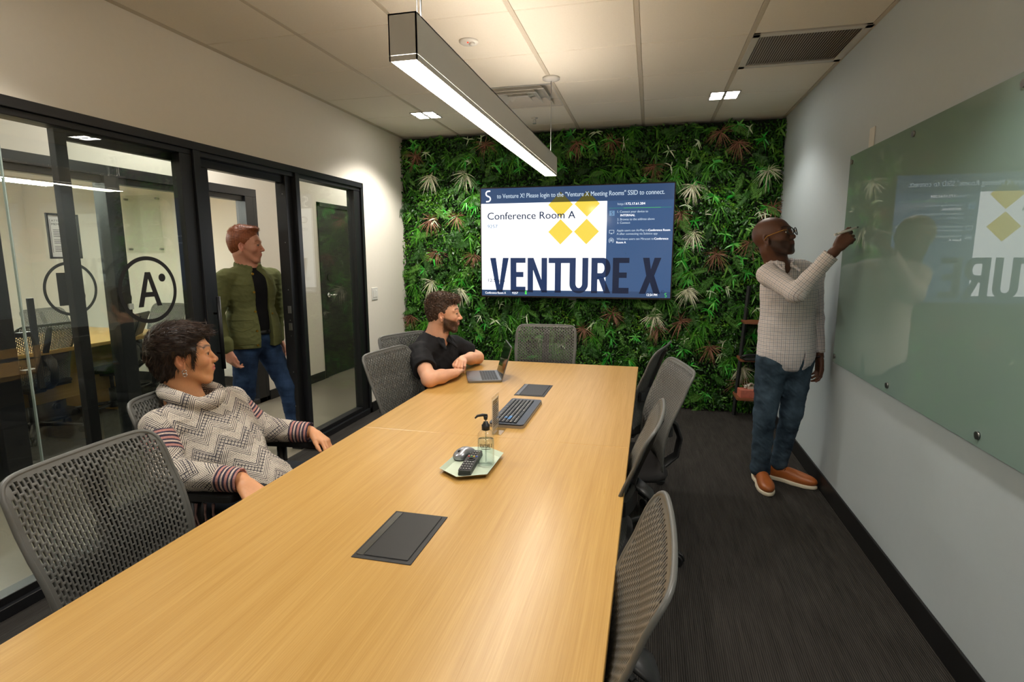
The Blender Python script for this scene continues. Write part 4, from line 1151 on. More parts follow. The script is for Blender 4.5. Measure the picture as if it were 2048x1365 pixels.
# ---------------------------------------------------------------- furniture of the room across the corridor
T2 = thing('conference_table', 'light oak table in the room across the corridor', 'table', (-2.78, -2.5, 0))
MB().box((-.60, -1.85, .708), (.60, 1.85, .74), .002, 1).build('tabletop', 'table_wood', T2)
MB().box((-.35, 1.36, 0), (.35, 1.40, .708)).build('leg', 'table_wood', T2); MB().box((-.35, -1.40, 0), (.35, -1.36, .708)).build('leg', 'table_wood', T2)
MB().box((.30, -.9, .25), (.33, 1.36, .708)).build('modesty_panel', 'table_wood', T2)
g2 = 'office chairs in the room across the corridor'
for (x, y, f, lb) in ((-2.42, -1.94, 178, 'perforated office chair with its back to the glass, behind the ring around letter B'), (-2.42, -1.22, 205, 'office chair seen through the glass beside the letter A'),
                      (-3.23, -.95, 5, 'office chair on the far side of the other room, seen above the nearer chair back'), (-1.95, -2.75, 185, 'office chair at the far left edge behind the glass front'),
                      (-2.75, -.45, -90, 'office chair at the head of the table in the room across the corridor')):
    place('N', x, y, f, lb, g2)
MB().box((0, 0, 0), (0.52, -.008, .65)).build('glass_sheet', 'glass', WBd)
WBd.location = (-3.40, -.03, 1.54)
for x in (.04, .48):
    for z in (.04, .61): MB().cyl((x, .03, z), (x, -.014, z), .012, seg=16).build('standoff', 'steel', WBd)
# ================================================================ PEOPLE
# ---- smooth-blended volumes turned into one continuous surface
class SDF:
    def __init__(s, lo, hi, cell):
        s.lo = np.array(lo, float); s.c = cell; n = np.ceil((np.array(hi) - s.lo) / cell).astype(int) + 1; s.n = n
        s.F = np.full(n, .2, np.float32)
    def _sub(s, lo, hi, pad):
        a = np.maximum(np.floor((np.array(lo) - pad - s.lo) / s.c).astype(int), 0); b = np.minimum(np.ceil((np.array(hi) + pad - s.lo) / s.c).astype(int) + 1, s.n)
        if np.any(b <= a): return None, None
        ax = [(s.lo[i] + np.arange(a[i], b[i]) * s.c).astype(np.float32) for i in range(3)]
        return tuple(slice(a[i], b[i]) for i in range(3)), (ax[0][:, None, None], ax[1][None, :, None], ax[2][None, None, :])
    def _mix(s, sl, d, k, mode='add'):
        if mode == 'sub':
            f = s.F[sl]; h = np.maximum(k - np.abs(f + d), 0) / k; s.F[sl] = np.maximum(f, -d) + h * h * k * .25; return
        f = s.F[sl]; h = np.maximum(k - np.abs(f - d), 0) / k; s.F[sl] = np.minimum(f, d) - h * h * k * .25
    def cap(s, a, b, ra, rb=None, k=.02, mode='add', flat=None):
        """tapered capsule; flat=(normal vector, factor) squashes it along one direction"""
        a = np.array(a, float); b = np.array(b, float); rb = ra if rb is None else rb; R = max(ra, rb)
        if flat is not None: R = R * max(1., flat[1])
        sl, X = s._sub(np.minimum(a, b) - R, np.maximum(a, b) + R, k + 2 * s.c)
        if sl is None: return s
        ba = b - a; L2 = max(float(ba @ ba), 1e-9); px, py, pz = X[0] - a[0], X[1] - a[1], X[2] - a[2]
        h = np.clip((px * ba[0] + py * ba[1] + pz * ba[2]) / L2, 0, 1)
        qx, qy, qz = px - h * ba[0], py - h * ba[1], pz - h * ba[2]
        if flat is None: d = np.sqrt(qx * qx + qy * qy + qz * qz)
        else:
            nv = np.array(flat[0], float); nv /= np.linalg.norm(nv); dn = qx * nv[0] + qy * nv[1] + qz * nv[2]
            d = np.sqrt(np.maximum(qx * qx + qy * qy + qz * qz - dn * dn, 0) + (dn / flat[1]) ** 2)
        s._mix(sl, (d - (ra + (rb - ra) * h)).astype(np.float32), k, mode); return s
    def ell(s, c, r, A=None, k=.02, mode='add'):
        """ellipsoid, radii r along the columns of A"""
        c = np.array(c, float); r = np.array(r, float); A = np.eye(3) if A is None else np.array(A, float)
        e = np.sqrt(((A * r) ** 2).sum(1)); sl, X = s._sub(c - e, c + e, k + 2 * s.c)
        if sl is None: return s
        p = [X[i] - c[i] for i in range(3)]; q = [(p[0] * A[0, j] + p[1] * A[1, j] + p[2] * A[2, j]) / r[j] for j in range(3)]
        m = np.sqrt(q[0] ** 2 + q[1] ** 2 + q[2] ** 2); g = np.sqrt(sum((q[j] / r[j]) ** 2 for j in range(3)))
        d = m * (m - 1) / np.maximum(g, 1e-6)
        s._mix(sl, d.astype(np.float32), k, mode); return s
    def box(s, c, r, A=None, rd=.01, k=.01, mode='add'):
        c = np.array(c, float); r = np.array(r, float); A = np.eye(3) if A is None else np.array(A, float)
        e = np.abs(A) @ r; sl, X = s._sub(c - e, c + e, k + 2 * s.c)
        if sl is None: return s
        p = [X[i] - c[i] for i in range(3)]; q = [np.abs(p[0] * A[0, j] + p[1] * A[1, j] + p[2] * A[2, j]) - (r[j] - rd) for j in range(3)]
        d = np.sqrt(sum(np.maximum(v, 0) ** 2 for v in q)) + np.minimum(np.maximum(np.maximum(q[0], q[1]), q[2]), 0) - rd
        s._mix(sl, d.astype(np.float32), k, mode); return s
    def plane(s, p, n, k=.004):
        """cut away everything on the n side of p"""
        n = np.array(n, float); n /= np.linalg.norm(n); sl, X = s._sub(s.lo, s.lo + s.n * s.c, 0)
        d = (X[0] - p[0]) * n[0] + (X[1] - p[1]) * n[1] + (X[2] - p[2]) * n[2]
        f = s.F; h = np.maximum(k - np.abs(f - d), 0) / k; s.F = (np.maximum(f, d) + h * h * k * .25).astype(np.float32); return s
    def warp(s, fn):
        """add a small displacement field fn(x, y, z)"""
        sl, X = s._sub(s.lo, s.lo + s.n * s.c, 0); near = np.abs(s.F) < .03
        ix = np.nonzero(near); P_ = [X[i].ravel()[ix[i]] for i in range(3)]
        s.F[ix] += fn(*P_).astype(np.float32); return s
    def mesh(s):
        F = s.F; I = F < 0; n = F.shape
        a = I[:-1, :-1, :-1].astype(np.int8)
        cnt = np.zeros([n[0] - 1, n[1] - 1, n[2] - 1], np.int8)
        for dx in (0, 1):
            for dy in (0, 1):
                for dz in (0, 1): cnt += I[dx:n[0] - 1 + dx, dy:n[1] - 1 + dy, dz:n[2] - 1 + dz]
        act = (cnt > 0) & (cnt < 8); del cnt
        ix = np.nonzero(act); N = len(ix[0]); idx = np.full(act.shape, -1, np.int32); idx[ix] = np.arange(N)
        co = np.zeros((N, 3)); w = np.zeros(N)
        cn = [(0, 0, 0), (1, 0, 0), (0, 1, 0), (1, 1, 0), (0, 0, 1), (1, 0, 1), (0, 1, 1), (1, 1, 1)]
        val = [F[ix[0] + c[0], ix[1] + c[1], ix[2] + c[2]].astype(float) for c in cn]
        for i in range(8):
            for j in range(i + 1, 8):
                d = [cn[j][q] - cn[i][q] for q in range(3)]
                if sum(abs(q) for q in d) != 1: continue
                m = (val[i] < 0) != (val[j] < 0); t = np.where(m, val[i] / np.where(m, val[i] - val[j], 1), 0)
                for q in range(3): co[:, q] += np.where(m, cn[i][q] + t * d[q], 0)
                w += m
        co = co / w[:, None] + np.stack(ix, 1); V = s.lo + co * s.c
        Q = []
        for ax in range(3):
            sa = [slice(None)] * 3; sb = [slice(None)] * 3; sa[ax] = slice(0, -1); sb[ax] = slice(1, None)
            m = I[tuple(sa)] != I[tuple(sb)]; e = np.stack(np.nonzero(m), 1); b_, c_ = (ax + 1) % 3, (ax + 2) % 3
            ok = (e[:, b_] > 0) & (e[:, c_] > 0) & (e[:, b_] < n[b_] - 1) & (e[:, c_] < n[c_] - 1); e = e[ok]
            ins = I[e[:, 0], e[:, 1], e[:, 2]]
            def at(db, dc):
                q = e.copy(); q[:, b_] -= db; q[:, c_] -= dc; return idx[q[:, 0], q[:, 1], q[:, 2]]
            q = np.stack([at(1, 1), at(0, 1), at(0, 0), at(1, 0)], 1); q[~ins] = q[~ins][:, ::-1]; Q.append(q)
        Q = np.concatenate(Q); Q = Q[(Q >= 0).all(1)]
        return V, Q
    def build(s, name, m, parent=None, post=None):
        V, Q = s.mesh(); o_ = npmesh(name, V, Q, m, parent)
        if post: post(o_, V, Q)
        return o_

def basis(f, u):
    """columns: forward, left, up"""
    f = np.array(f, float); f /= np.linalg.norm(f); u = np.array(u, float); u = u - f * (u @ f); u /= np.linalg.norm(u); l = np.cross(u, f)
    return np.stack([f, l, u], 1)
def nrm(v): v = np.array(v, float); return v / np.linalg.norm(v)
def rotv(v, ax, deg):
    return np.array(Matrix.Rotation(math.radians(deg), 3, Vector(ax)) @ Vector(v))
def setcol(o_, name, arr):
    a = o_.data.color_attributes.new(name, 'FLOAT_COLOR', 'POINT'); a.data.foreach_set('color', np.concatenate([arr, np.ones((len(arr), 1))], 1).astype(np.float32).ravel())
def setvec(o_, name, arr):
    a = o_.data.attributes.new(name, 'FLOAT_VECTOR', 'POINT'); a.data.foreach_set('vector', arr.astype(np.float32).ravel())

def skin_mat(name, rough=.48, sss=.12):
    t = NT(name); at = t.n('ShaderNodeAttribute'); at.attribute_name = 'skin'
    v = t.coords(); n = t.noise(v, 160, 3)
    hsv = t.n('ShaderNodeHueSaturation'); t.l(at.outputs['Color'], hsv.inputs['Color']); t.l(t.math('MULTIPLY_ADD', n, .16, .92), hsv.inputs['Value'])
    b = t.bsdf((0, 0, 0), rough, 0, .42, Subsurface_Weight=sss, Subsurface_Scale=.01); t.l(hsv.outputs[0], b.inputs['Base Color'])
    t.bump(b, t.noise(v, 420, 3), .12, .002); return t.m
M['skin'] = skin_mat('skin')
def cloth(name, rgb, rough=.85, var=.12, bs=900, bump=.25, scale=60):
    return mat(name, rgb, rough, var=var, bump=bump, bscale=bs, scale=scale, spec=.2)
def denim(name, c0, c1):
    t = NT(name); v = t.coords(); n = t.noise(v, 7, 4, .6); f = t.noise(v, 700, 2)
    w = t.math('ADD', t.math('MULTIPLY', n, .75), t.math('MULTIPLY', f, .25))
    mr = t.n('ShaderNodeMapRange'); mr.inputs[1].default_value = .3; mr.inputs[2].default_value = .72; t.l(w, mr.inputs[0])
    b = t.bsdf(t.mix(mr.outputs[0], lin(c0), lin(c1)), .9, spec=.15); t.bump(b, f, .4, .002); return t.m

def head(S, c, A, sc=1., beard=0., nose=1., jaw=1.):
    """adds head volumes; c centre between the ears, A columns forward/left/up"""
    P_ = lambda f, l, u: c + A @ (np.array([f, l, u]) * sc)
    E = lambda p, r, k=.02, mode='add', B=None: S.ell(P_(*p), np.array(r) * sc, A if B is None else B, k, mode)
    K = lambda p, q, ra, rb=None, k=.012, mode='add': S.cap(P_(*p), P_(*q), ra * sc, None if rb is None else rb * sc, k, mode)
    E((-.018, 0, .030), (.096, .075, .086)); E((.030, 0, .005), (.062, .064, .082), .03)
    E((.030, 0, -.052), (.050, .052 * jaw, .048), .03)
    for s in (1, -1):
        K((-.004, s * .054 * jaw, -.044), (.058, s * .026 * jaw, -.099), .018, .015, .018)
        E((.058, s * .040, -.024), (.026, .020, .022), .02)
        K((.086, s * .012, .024), (.066, s * .050, .020), .0095, .0075, .014)
    K((.066, -.011, -.100), (.066, .011, -.100), .0195, .0195, .016)
    E((.074, 0, -.060), (.022, .030, .030), .02)
    for s in (1, -1): E((.103, s * .032, .000), (.021, .019, .0120), .009, 'sub')
    K((.083, 0, .016), (.104 * (.5 + .5 * nose), 0, -.026), .0075, .0088, .010); E((.1035 * (.6 + .4 * nose), 0, -.0315), (.0125, .0105, .0095), .009)
    for s in (1, -1): E((.096, s * .0125, -.034), (.012, .0075, .0075), .006); E((.103, s * .007, -.0405), (.006, .0032, .0035), .003, 'sub')
    # lips
    for s in (1, -1):
        K((.0945, 0, -.0558), (.080, s * .023, -.0595), .0048, .003, .005); K((.0925, 0, -.0660), (.080, s * .021, -.0615), .0056, .003, .005)
        K((.100, 0, -.0606), (.082, s * .024, -.0610), .0017, .0012, .003, 'sub')
        # lids
        K((.0865, s * .019, .0035), (.0865, s * .0305, .0078), .0042, .0044, .004); K((.0865, s * .0305, .0078), (.078, s * .044, .003), .0044, .004, .004)
        K((.0855, s * .020, -.004), (.0845, s * .032, -.0078), .0038, .0038, .004); K((.0845, s * .032, -.0078), (.078, s * .043, -.003), .0038, .003, .004)
        # ear
        Be = A @ np.array(Matrix.Rotation(s * math.radians(22), 3, 'Z') @ Matrix.Rotation(math.radians(-12), 3, 'Y'))
        E((-.010, s * .077, -.012), (.0185, .0065, .031), .006, 'add', Be); E((-.005, s * .0815, -.006), (.0100, .0055, .017), .003, 'sub', Be)
        E((-.004, s * .078, -.037), (.008, .006, .010), .006)
    return P_
def eyes(parent, c, A, sc=1., iris=(70, 48, 30), gaze=(0, 0)):
    P_ = lambda f, l, u: c + A @ (np.array([f, l, u]) * sc)
    e = MB(); R4 = Matrix([list(A[i]) + [0] for i in range(3)] + [[0, 0, 0, 1]])
    for s in (1, -1):
        q = P_(.0765, s * .0315, .0005); T4 = Matrix.Translation(q) @ R4
        e.ball((0, 0, 0), .0122 * sc, 0, 3, T4)
        g = Vector((math.cos(gaze[0]) * math.cos(gaze[1]), math.sin(gaze[0]) * math.cos(gaze[1]), math.sin(gaze[1])))
        gp = g * .0118 * sc
        zz = g.to_track_quat('Z', 'Y').to_matrix().to_4x4()
        e.lathe([(.0, .0010), (.0022, .0008), (.0066, -.0012)], (0, 0, 0), 20, 1, T4 @ Matrix.Translation(gp) @ zz); 
        e.lathe([(.0, .0013), (.0030, .0009)], (0, 0, 0), 16, 2, T4 @ Matrix.Translation(gp) @ zz)
    return e.build('eyes', [mat('eye_white', (186, 176, 166), .15, var=0), mat('iris', iris, .15, var=.1), mat('pupil', (8, 8, 8), .1, var=0)], parent)
def face_colors(V, c, A, sc, base, lip, brow=None, beard=None, beardw=0., flush=None, scalp=None):
    """colour of the skin itself: lips, cheeks, shaved or stubbled areas, brow hair"""
    q = (V - c) @ A / sc; f, l, u = q[:, 0], q[:, 1], q[:, 2]; al = np.abs(l)
    col = np.tile(np.array(lin(base)), (len(V), 1))
    def put(w, rgb):
        nonlocal col
        w = np.clip(w, 0, 1)[:, None]; col = col * (1 - w) + np.array(lin(rgb)) * w
    near = (np.abs(f) < .14) & (al < .11) & (u > -.125) & (u < .13)
    if flush: put(near * np.exp(-(((f - .07) / .03) ** 2 + ((al - .036) / .018) ** 2 + ((u + .022) / .018) ** 2)) * .6 + near * np.exp(-(((f - .105) / .02) ** 2 + (l / .012) ** 2 + ((u + .03) / .012) ** 2)) * .5 + near * (al > .07) * (f < .02) * (np.abs(u) < .04) * .45, flush)
    if beard is not None:
        cheek = np.clip((-.018 - u - .30 * np.clip(f - .0, 0, 1) - np.clip(al - .03, 0, 1) * -.15) / .012, 0, 1)
        area = near * (f > -.005 + .0) * np.clip((f + .004) / .012, 0, 1) * cheek * (u > -.13)
        mou = np.exp(-(((u + .0465) / .007) ** 2)) * (al < .03) * (f > .07)
        lipz = np.exp(-(((u + .0608) / .0085) ** 4 + (al / .024) ** 4)) * (f > .06)
        put(np.maximum(area, mou * .9) * (1 - lipz) * beardw * np.clip((u + .124) / .016, 0, 1), beard)
    if scalp is not None:
        put(near * np.clip((u - .045 + np.clip(-f, -.02, .05) * 1.2 - .0) / .02, 0, 1) * .8 * (f < .075), scalp)
    w = np.exp(-(((u + .0608) / .0082) ** 4 + (al / .0235) ** 4)) * (f > .076) * near; put(w * .9, lip)
    lash = np.exp(-((u - (.0052 - .10 * np.clip(al - .034, 0, 1))) / .0022) ** 2) * (al > .018) * (al < .047) * (f > .068) * near; put(lash * .8, (40, 26, 20))
    if brow:
        uu = u - (.026 + .006 * np.sin(np.clip((al - .012) / .042, 0, 1) * PI) - .06 * np.clip(al - .04, 0, 1)); w = np.exp(-(uu / .0042) ** 2) * (al > .010) * (al < .054) * (f > .04) * near; put(w * .92, brow)
    return col
def hand(S, w, d, n, side, curl=(20, 25, 30, 35), spread=6, thumb=(35, 25), sc=1., k=.005, extra=None):
    """wrist w, direction d of the palm, n = normal on the back of the hand; side=+1 thumb on cross(n,d) side"""
    d = nrm(d); n = nrm(np.array(n, float) - d * (np.array(n, float) @ d)); t = np.cross(n, d) * side
    P_ = lambda a, b, c_: w + (d * a + t * b + n * c_) * sc
    S.cap(P_(-.02, 0, 0), P_(.018, 0, 0), .0235 * sc, .0225 * sc, .012, flat=(n, .82))
    for b in (-.026, -.009, .009, .026): S.cap(P_(.018, b * .62, 0), P_(.082 - abs(b - .004) * .22, b, 0), .0150 * sc, .0118 * sc, .012)
    S.cap(P_(.022, .016, -.006), P_(.052, .030, -.008), .0150 * sc, .0125 * sc, .012)
    base = [(.086, .027), (.090, .009), (.086, -.009), (.078, -.0255)]
    ln = [(.040, .026, .020), (.045, .029, .021), (.041, .027, .020), (.032, .021, .018)]
    for i, ((a, b), L) in enumerate(zip(base, ln)):
        p = P_(a, b, .001); dd = rotv(d, n, side * (1.5 - i) * spread)
        ax = np.cross(dd, n); ang = curl[i]
        for j, l in enumerate(L):
            dd = rotv(dd, ax, -ang * (1.0 if j == 0 else 1.15)); q = p + dd * l * sc
            r0 = (.0092, .0082, .0076)[j] * (1 if i < 3 else .88) * sc; S.cap(p, q, r0, (.0083, .0077, .0066)[j] * (1 if i < 3 else .88) * sc, k); p = q
    p = P_(.030, .024, -.006); dd = nrm(d * math.cos(math.radians(thumb[0])) + t * math.sin(math.radians(thumb[0])) - n * .25)
    for j, l in enumerate((.036, .030, .024)):
        q = p + dd * l * sc; S.cap(p, q, (.0125, .0098, .0090)[j] * sc, (.0100, .0092, .0074)[j] * sc, .006); p = q
        dd = nrm(rotv(dd, n, -side * thumb[1] * .8))
    return P_
def nearest_pat(V, prims):
    """pattern coordinates: prims = list of (a, b, r, ref, u_offset) bone segments; u runs along the bone, v around it (in metres)"""
    best = np.full(len(V), 9.); out = np.zeros((len(V), 3))
    for (a, b, r, ref, off) in prims:
        a = np.array(a, float); b = np.array(b, float); L = np.linalg.norm(b - a); t = (b - a) / L; x = nrm(np.array(ref, float) - t * (np.array(ref) @ t)); y = np.cross(t, x)
        p = V - a; h = p @ t; hc = np.clip(h, 0, L); q = p - hc[:, None] * t; dist = np.linalg.norm(q, axis=1) - r; m = dist < best
        best = np.where(m, dist, best); ang = np.arctan2(p @ y, p @ x)
        out[m] = np.stack([h + off, ang * r, np.zeros(len(V))], 1)[m]
    return out, best
CAMP = np.array((2.57, -5.33, 1.5))
def pat_view(V, prims):
    """like nearest_pat, but v unrolls each bone from the side its ref vector points to, without converging at the ends"""
    best = np.full(len(V), 9.); out = np.zeros((len(V), 3)); who = np.zeros(len(V), int)
    for k_, (a, b, r, ref, off) in enumerate(prims):
        a = np.array(a, float); b = np.array(b, float); L = np.linalg.norm(b - a); t = (b - a) / L; x = nrm(np.array(ref, float) - t * (np.array(ref) @ t)); y = np.cross(t, x)
        p = V - a; h = p @ t; hc = np.clip(h, 0, L); q = p - hc[:, None] * t; dist = np.linalg.norm(q, axis=1) - r; m = dist < best
        best = np.where(m, dist, best); who[m] = k_; py = p @ y; v = r * np.arcsin(np.clip(py / r, -.985, .985)) + np.clip(np.abs(py) - r, 0, 1) * np.sign(py); v = np.where(p @ x < 0, math.pi * r - v, v)
        out[m] = np.stack([h + off, v, np.zeros(len(V))], 1)[m]
    return out, who
def strands(name, roots, nrmls, dirs, L, r, m, parent, segs=3, curl=0., sag=0., rg=None, lift=.35):
    """hair: tapered three-sided strands"""
    rg = rg or np.random.default_rng(3); n = len(roots); dirs = dirs + rg.normal(size=(n, 3)) * .12; dirs = unit(dirs - nrmls * (dirs * nrmls).sum(1)[:, None]); V = np.zeros((n, segs + 1, 3, 3)); p = roots - nrmls * .002; d = unit(nrmls * lift + dirs)
    a1 = unit(np.cross(d, nrmls + 1e-3)); 
    ph = rg.uniform(0, 2 * PI, n)
    for k in range(segs + 1):
        rr = r * (1 - .75 * k / segs)
        b1 = unit(np.cross(d, a1))
        for q in range(3):
            an = 2 * PI * q / 3; V[:, k, q] = p + (a1 * math.cos(an) + b1 * math.sin(an)) * (rr[:, None] if hasattr(rr, 'shape') and rr.ndim else rr)
        step = (L / segs)[:, None]
        p = p + d * step; d = unit(d + np.array([0, 0, -sag]) + (a1 * np.cos(ph + k * 1.9)[:, None] + b1 * np.sin(ph + k * 1.9)[:, None]) * curl - nrmls * .10)
    F = np.array([[k * 3 + q, k * 3 + (q + 1) % 3, (k + 1) * 3 + (q + 1) % 3, (k + 1) * 3 + q] for k in range(segs) for q in range(3)])
    F = (F[None] + (np.arange(n) * (segs + 1) * 3)[:, None, None]).reshape(-1, 4)
    o_ = npmesh(name, V.reshape(-1, 3), F, m, parent)
    a = o_.data.attributes.new('tone', 'FLOAT', 'POINT'); a.data.foreach_set('value', np.repeat(rg.uniform(0, 1, n), (segs + 1) * 3).astype(np.float32)); return o_
def surf_samples(V, Q, mask_fn, n, rg):
    """random points on a mesh with normals where mask_fn(points) is true"""
    a, b, c_, d = (V[Q[:, i]] for i in range(4)); N = np.cross(c_ - a, d - b); ar = np.linalg.norm(N, axis=1); cen = (a + b + c_ + d) / 4; ok = mask_fn(cen)
    i = np.nonzero(ok)[0]; pr = ar[i] / ar[i].sum(); s = rg.choice(i, n, p=pr); u, v = rg.uniform(0, 1, (n, 1)), rg.uniform(0, 1, (n, 1))
    P_ = (V[Q[s, 0]] * (1 - u) + V[Q[s, 1]] * u) * (1 - v) + (V[Q[s, 3]] * (1 - u) + V[Q[s, 2]] * u) * v
    return P_, N[s] / (ar[s][:, None] + 1e-12)
def hair_mat(name, cols, rough=.45): return leafmat(name, cols, rough)
def folds(amp, freq, seed, dirv=(0, 0, 1), stretch=.35):
    rg = np.random.default_rng(seed); w = rg.normal(size=(5, 3)) * freq; dv = nrm(dirv); w = w * stretch + np.outer((w @ dv), dv) * (1 - stretch) * 1.6; ph = rg.uniform(0, 6, 5); w2 = rg.normal(size=(2, 3)) * freq * .4
    def fn(x, y, z):
        o_ = 0; wx = 1.3 * np.sin(w2[0][0] * x + w2[0][1] * y + w2[0][2] * z); 
        for q, h in zip(w, ph): o_ = o_ + np.abs(np.sin(.5 * (q[0] * x + q[1] * y + q[2] * z) + h + wx)) ** .8
        return amp * (o_ / 5 - .55) * 2
    return fn
rgp = np.random.default_rng(5)
def haircap(S, P_, sc, A, c, top=.012, side=.006, back=.01, front=.066, fu=.070, nape=-.075, slope=.9, vol=None):
    E = lambda p, r, k=.02, mode='add': S.ell(P_(*p), np.array(r) * sc, A, k, mode)
    E((-.018, 0, .030), (.096 + back * .6, .075 + side, .086 + side)); E((-.020, 0, .045), (.088 + back, .070 + side, .074 + top)); E((-.050, 0, -.010), (.052 + back, .058 + side * .6, .062))
    if vol:
        for p, r in vol: E(p, r, .025)
def hair_cut(S, P_, A, sc, hl=.064, hu=.052, nape=-.078, temple=.022, ear=True, side_u=-.028):
    """trim the cap to a hairline: forehead, temples, round the ears and at the nape"""
    f, l, u = A[:, 0], A[:, 1], A[:, 2]
    for s in (1, -1):
        # face opening
        S.ell(P_(.088, 0, -.010), np.array((.048, .082, .078)) * sc, A, .008, 'sub')
        S.ell(P_(.060, s * .075, -.030), np.array((.052, .035, .062)) * sc, A, .008, 'sub')
        if ear: S.ell(P_(-.006, s * .086, -.020), np.array((.0235, .026, .036)) * sc, A, .006, 'sub')
        S.ell(P_(.012, s * .070, -.082), np.array((.055, .040, .050)) * sc, A, .008, 'sub')
    S.plane(P_(0, 0, nape), -u + f * .25, .006)

# ---------------------------------------------------------------- man at the writing board
def man_board():
    R = thing('person', 'man in a checked shirt, jeans and tan shoes standing and writing on the glass board', 'person', (3.40, -1.58, 0)); O = np.array((3.40, -1.58, 0.))
    sc = 1.08; hf = nrm((.76, -.55, .30)); A = basis(hf, (0, 0, 1)); c = np.array((3.285, -1.665, 1.607))
    S = SDF((3.02, -2.12, .66), (3.69, -1.32, 1.78), .0032)
    P_ = head(S, c, A, sc, nose=.95, jaw=1.08)
    S.cap(P_(-.034, 0, -.060), (3.325, -1.612, 1.44), .060, .066, .03); S.cap(P_(-.008, 0, -.075), (3.345, -1.66, 1.43), .042, .048, .025)
    S.ell((3.40, -1.59, 1.25), (.15, .095, .19), basis((.38, -.925, 0), (0, 0, 1))[:, [1, 0, 2]], .04)
    rs, re, rw = (3.262, -1.70, 1.385), (3.368, -1.925, 1.292), (3.528, -1.985, 1.520)
    ls, le, lw = (3.555, -1.53, 1.385), (3.597, -1.475, 1.11), (3.628, -1.515, .875)
    S.cap((3.33, -1.62, 1.38), rs, .055, .045, .03).cap(rs, re, .046, .040, .02).cap(re, rw, .040, .026, .02)
    S.cap((3.47, -1.56, 1.38), ls, .055, .045, .03).cap(ls, le, .045, .038, .02).cap(le, lw, .038, .025, .02)
    hand(S, np.array((3.540, -1.988, 1.535)), (.60, .10, .78), (-.35, -.90, .28), 1, (28, 52, 62, 66), 4, (22, 22), 1.02)
    hand(S, np.array((3.630, -1.520, .860)), (.02, -.16, -1), (.93, .35, 0), -1, (18, 24, 30, 34), 3, (18, 10), .98)
    def post(o_, V, Q):
        col = face_colors(V, c, A, sc, (94, 60, 44), (112, 66, 58), (26, 17, 14), (38, 26, 22), .75)
        palm = np.exp(-(np.linalg.norm(V - np.array((3.60, -1.96, 1.60)), axis=1) / .05) ** 2) * 0
        setcol(o_, 'skin', col)
    S.build('body', 'skin', R, post).location = tuple(-O)
    def fin(o_): o_.location = tuple(-O); return o_
    for ch in []: pass
    fin(eyes(R, c, A, sc, (46, 30, 20), (.15, .05)))
    # shirt
    f = nrm((.38, -.925, 0)); l = np.array((.925, .38, 0)); B = np.stack([l, f, (0, 0, 1)], 1)
    S = SDF((3.08, -2.08, .74), (3.70, -1.34, 1.58), .0045)
    S.ell((3.405, -1.59, 1.27), (.180, .125, .21), B, .05).ell((3.412, -1.585, 1.06), (.178, .135, .22), B, .05).ell((3.418, -1.585, .90), (.182, .142, .17), B, .05)
    S.cap((3.32, -1.64, 1.415), rs, .062, .060, .04).cap((3.47, -1.57, 1.410), ls, .062, .058, .04)
    S.cap(rs, re, .067, .056, .025).cap(re, (3.517, -1.981, 1.504), .055, .040, .022)
    S.cap(ls, le, .060, .050, .025).cap(le, (3.625, -1.512, .905), .050, .037, .02)
    S.warp(folds(.0042, 46, 3)); S.warp(folds(.0022, 110, 9, (.5, .3, .8)))
    # cuffs
    d1 = nrm(np.array(rw) - np.array(re)); e1 = np.array((3.517, -1.981, 1.504)); S.cap(e1 - d1 * .045, e1, .041, .042, .004); S.plane(e1 + d1 * .010, d1, .002) if False else None
    S.cap(e1 + d1 * .030, e1 + d1 * .07, .050, .050, .002, 'sub')
    S.cap((3.6262, -1.5125, .858), (3.63, -1.515, .82), .046, .046, .002, 'sub')
    # hem: curved shirt tail, split at the placket, hips higher at the sides
    S.cap((3.10, -1.75, .75), (3.24, -1.86, .80), .10, .07, .03, 'sub')
    S.ell((3.225, -1.72, .790), (.12, .18, .085), B, .02, 'sub'); S.ell((3.66, -1.60, .77), (.09, .16, .085), B, .02, 'sub'); S.box((3.42, -1.59, .68), (.3, .3, .105), None, .02, .02, 'sub')
    fc = np.array((3.418, -1.585, .90)) + f * .14 + l * .035
    for dd_ in np.linspace(-.055, .035, 10): S.cap(fc + f * dd_ + np.array((0, 0, .035)), fc + f * dd_ + np.array((0, 0, -.10)) - l * .006, .002, .013, .004, 'sub')
    # neck opening
    S.cap((3.33, -1.63, 1.44), (3.325, -1.64, 1.56), .070, .078, .006, 'sub'); S.cap(np.array((3.345, -1.68, 1.43)), np.array((3.395, -1.735, 1.385)), .040, .010, .010, 'sub')
    # collar leaves
    nb = np.array((3.335, -1.635, 1.470))
    for s in (1, -1):
        pts = []
        for k in range(7):
            a = math.radians(20 + 150 * k / 6) * s; rr = .079; p = nb + f * math.cos(a) * rr * 1.0 + l * math.sin(a) * rr + np.array((0, 0, -.026 + .040 * k / 6)); pts.append(p)
        for a_, b_ in zip(pts[:-1], pts[1:]): S.cap(a_, b_, .0085, .0085, .006, flat=((0, 0, 1), 2.3))
        tip = nb + f * .122 + l * s * .050 + np.array((0, 0, -.062)); S.cap(pts[0], tip, .010, .005, .008, flat=(l, .8)); S.cap(pts[1], tip, .010, .005, .008)
    def post(o_, V, Q):
        cm = nrm(CAMP - (3.4, -1.6, 1.3)); pat, _ = pat_view(V, [((3.415, -1.585, .75), (3.40, -1.59, 1.50), .17, cm, 0.), (rs, re, .064, cm, .3), (re, e1 + d1 * .03, .053, cm, .583), (ls, le, .058, cm, .3), (le, (3.625, -1.512, .86), .045, cm, .58)])
        setvec(o_, 'pat', pat)
    t = NT('checked_shirt'); at = t.n('ShaderNodeAttribute'); at.attribute_name = 'pat'; sx = t.n('ShaderNodeSeparateXYZ'); t.l(at.outputs['Vector'], sx.inputs[0])
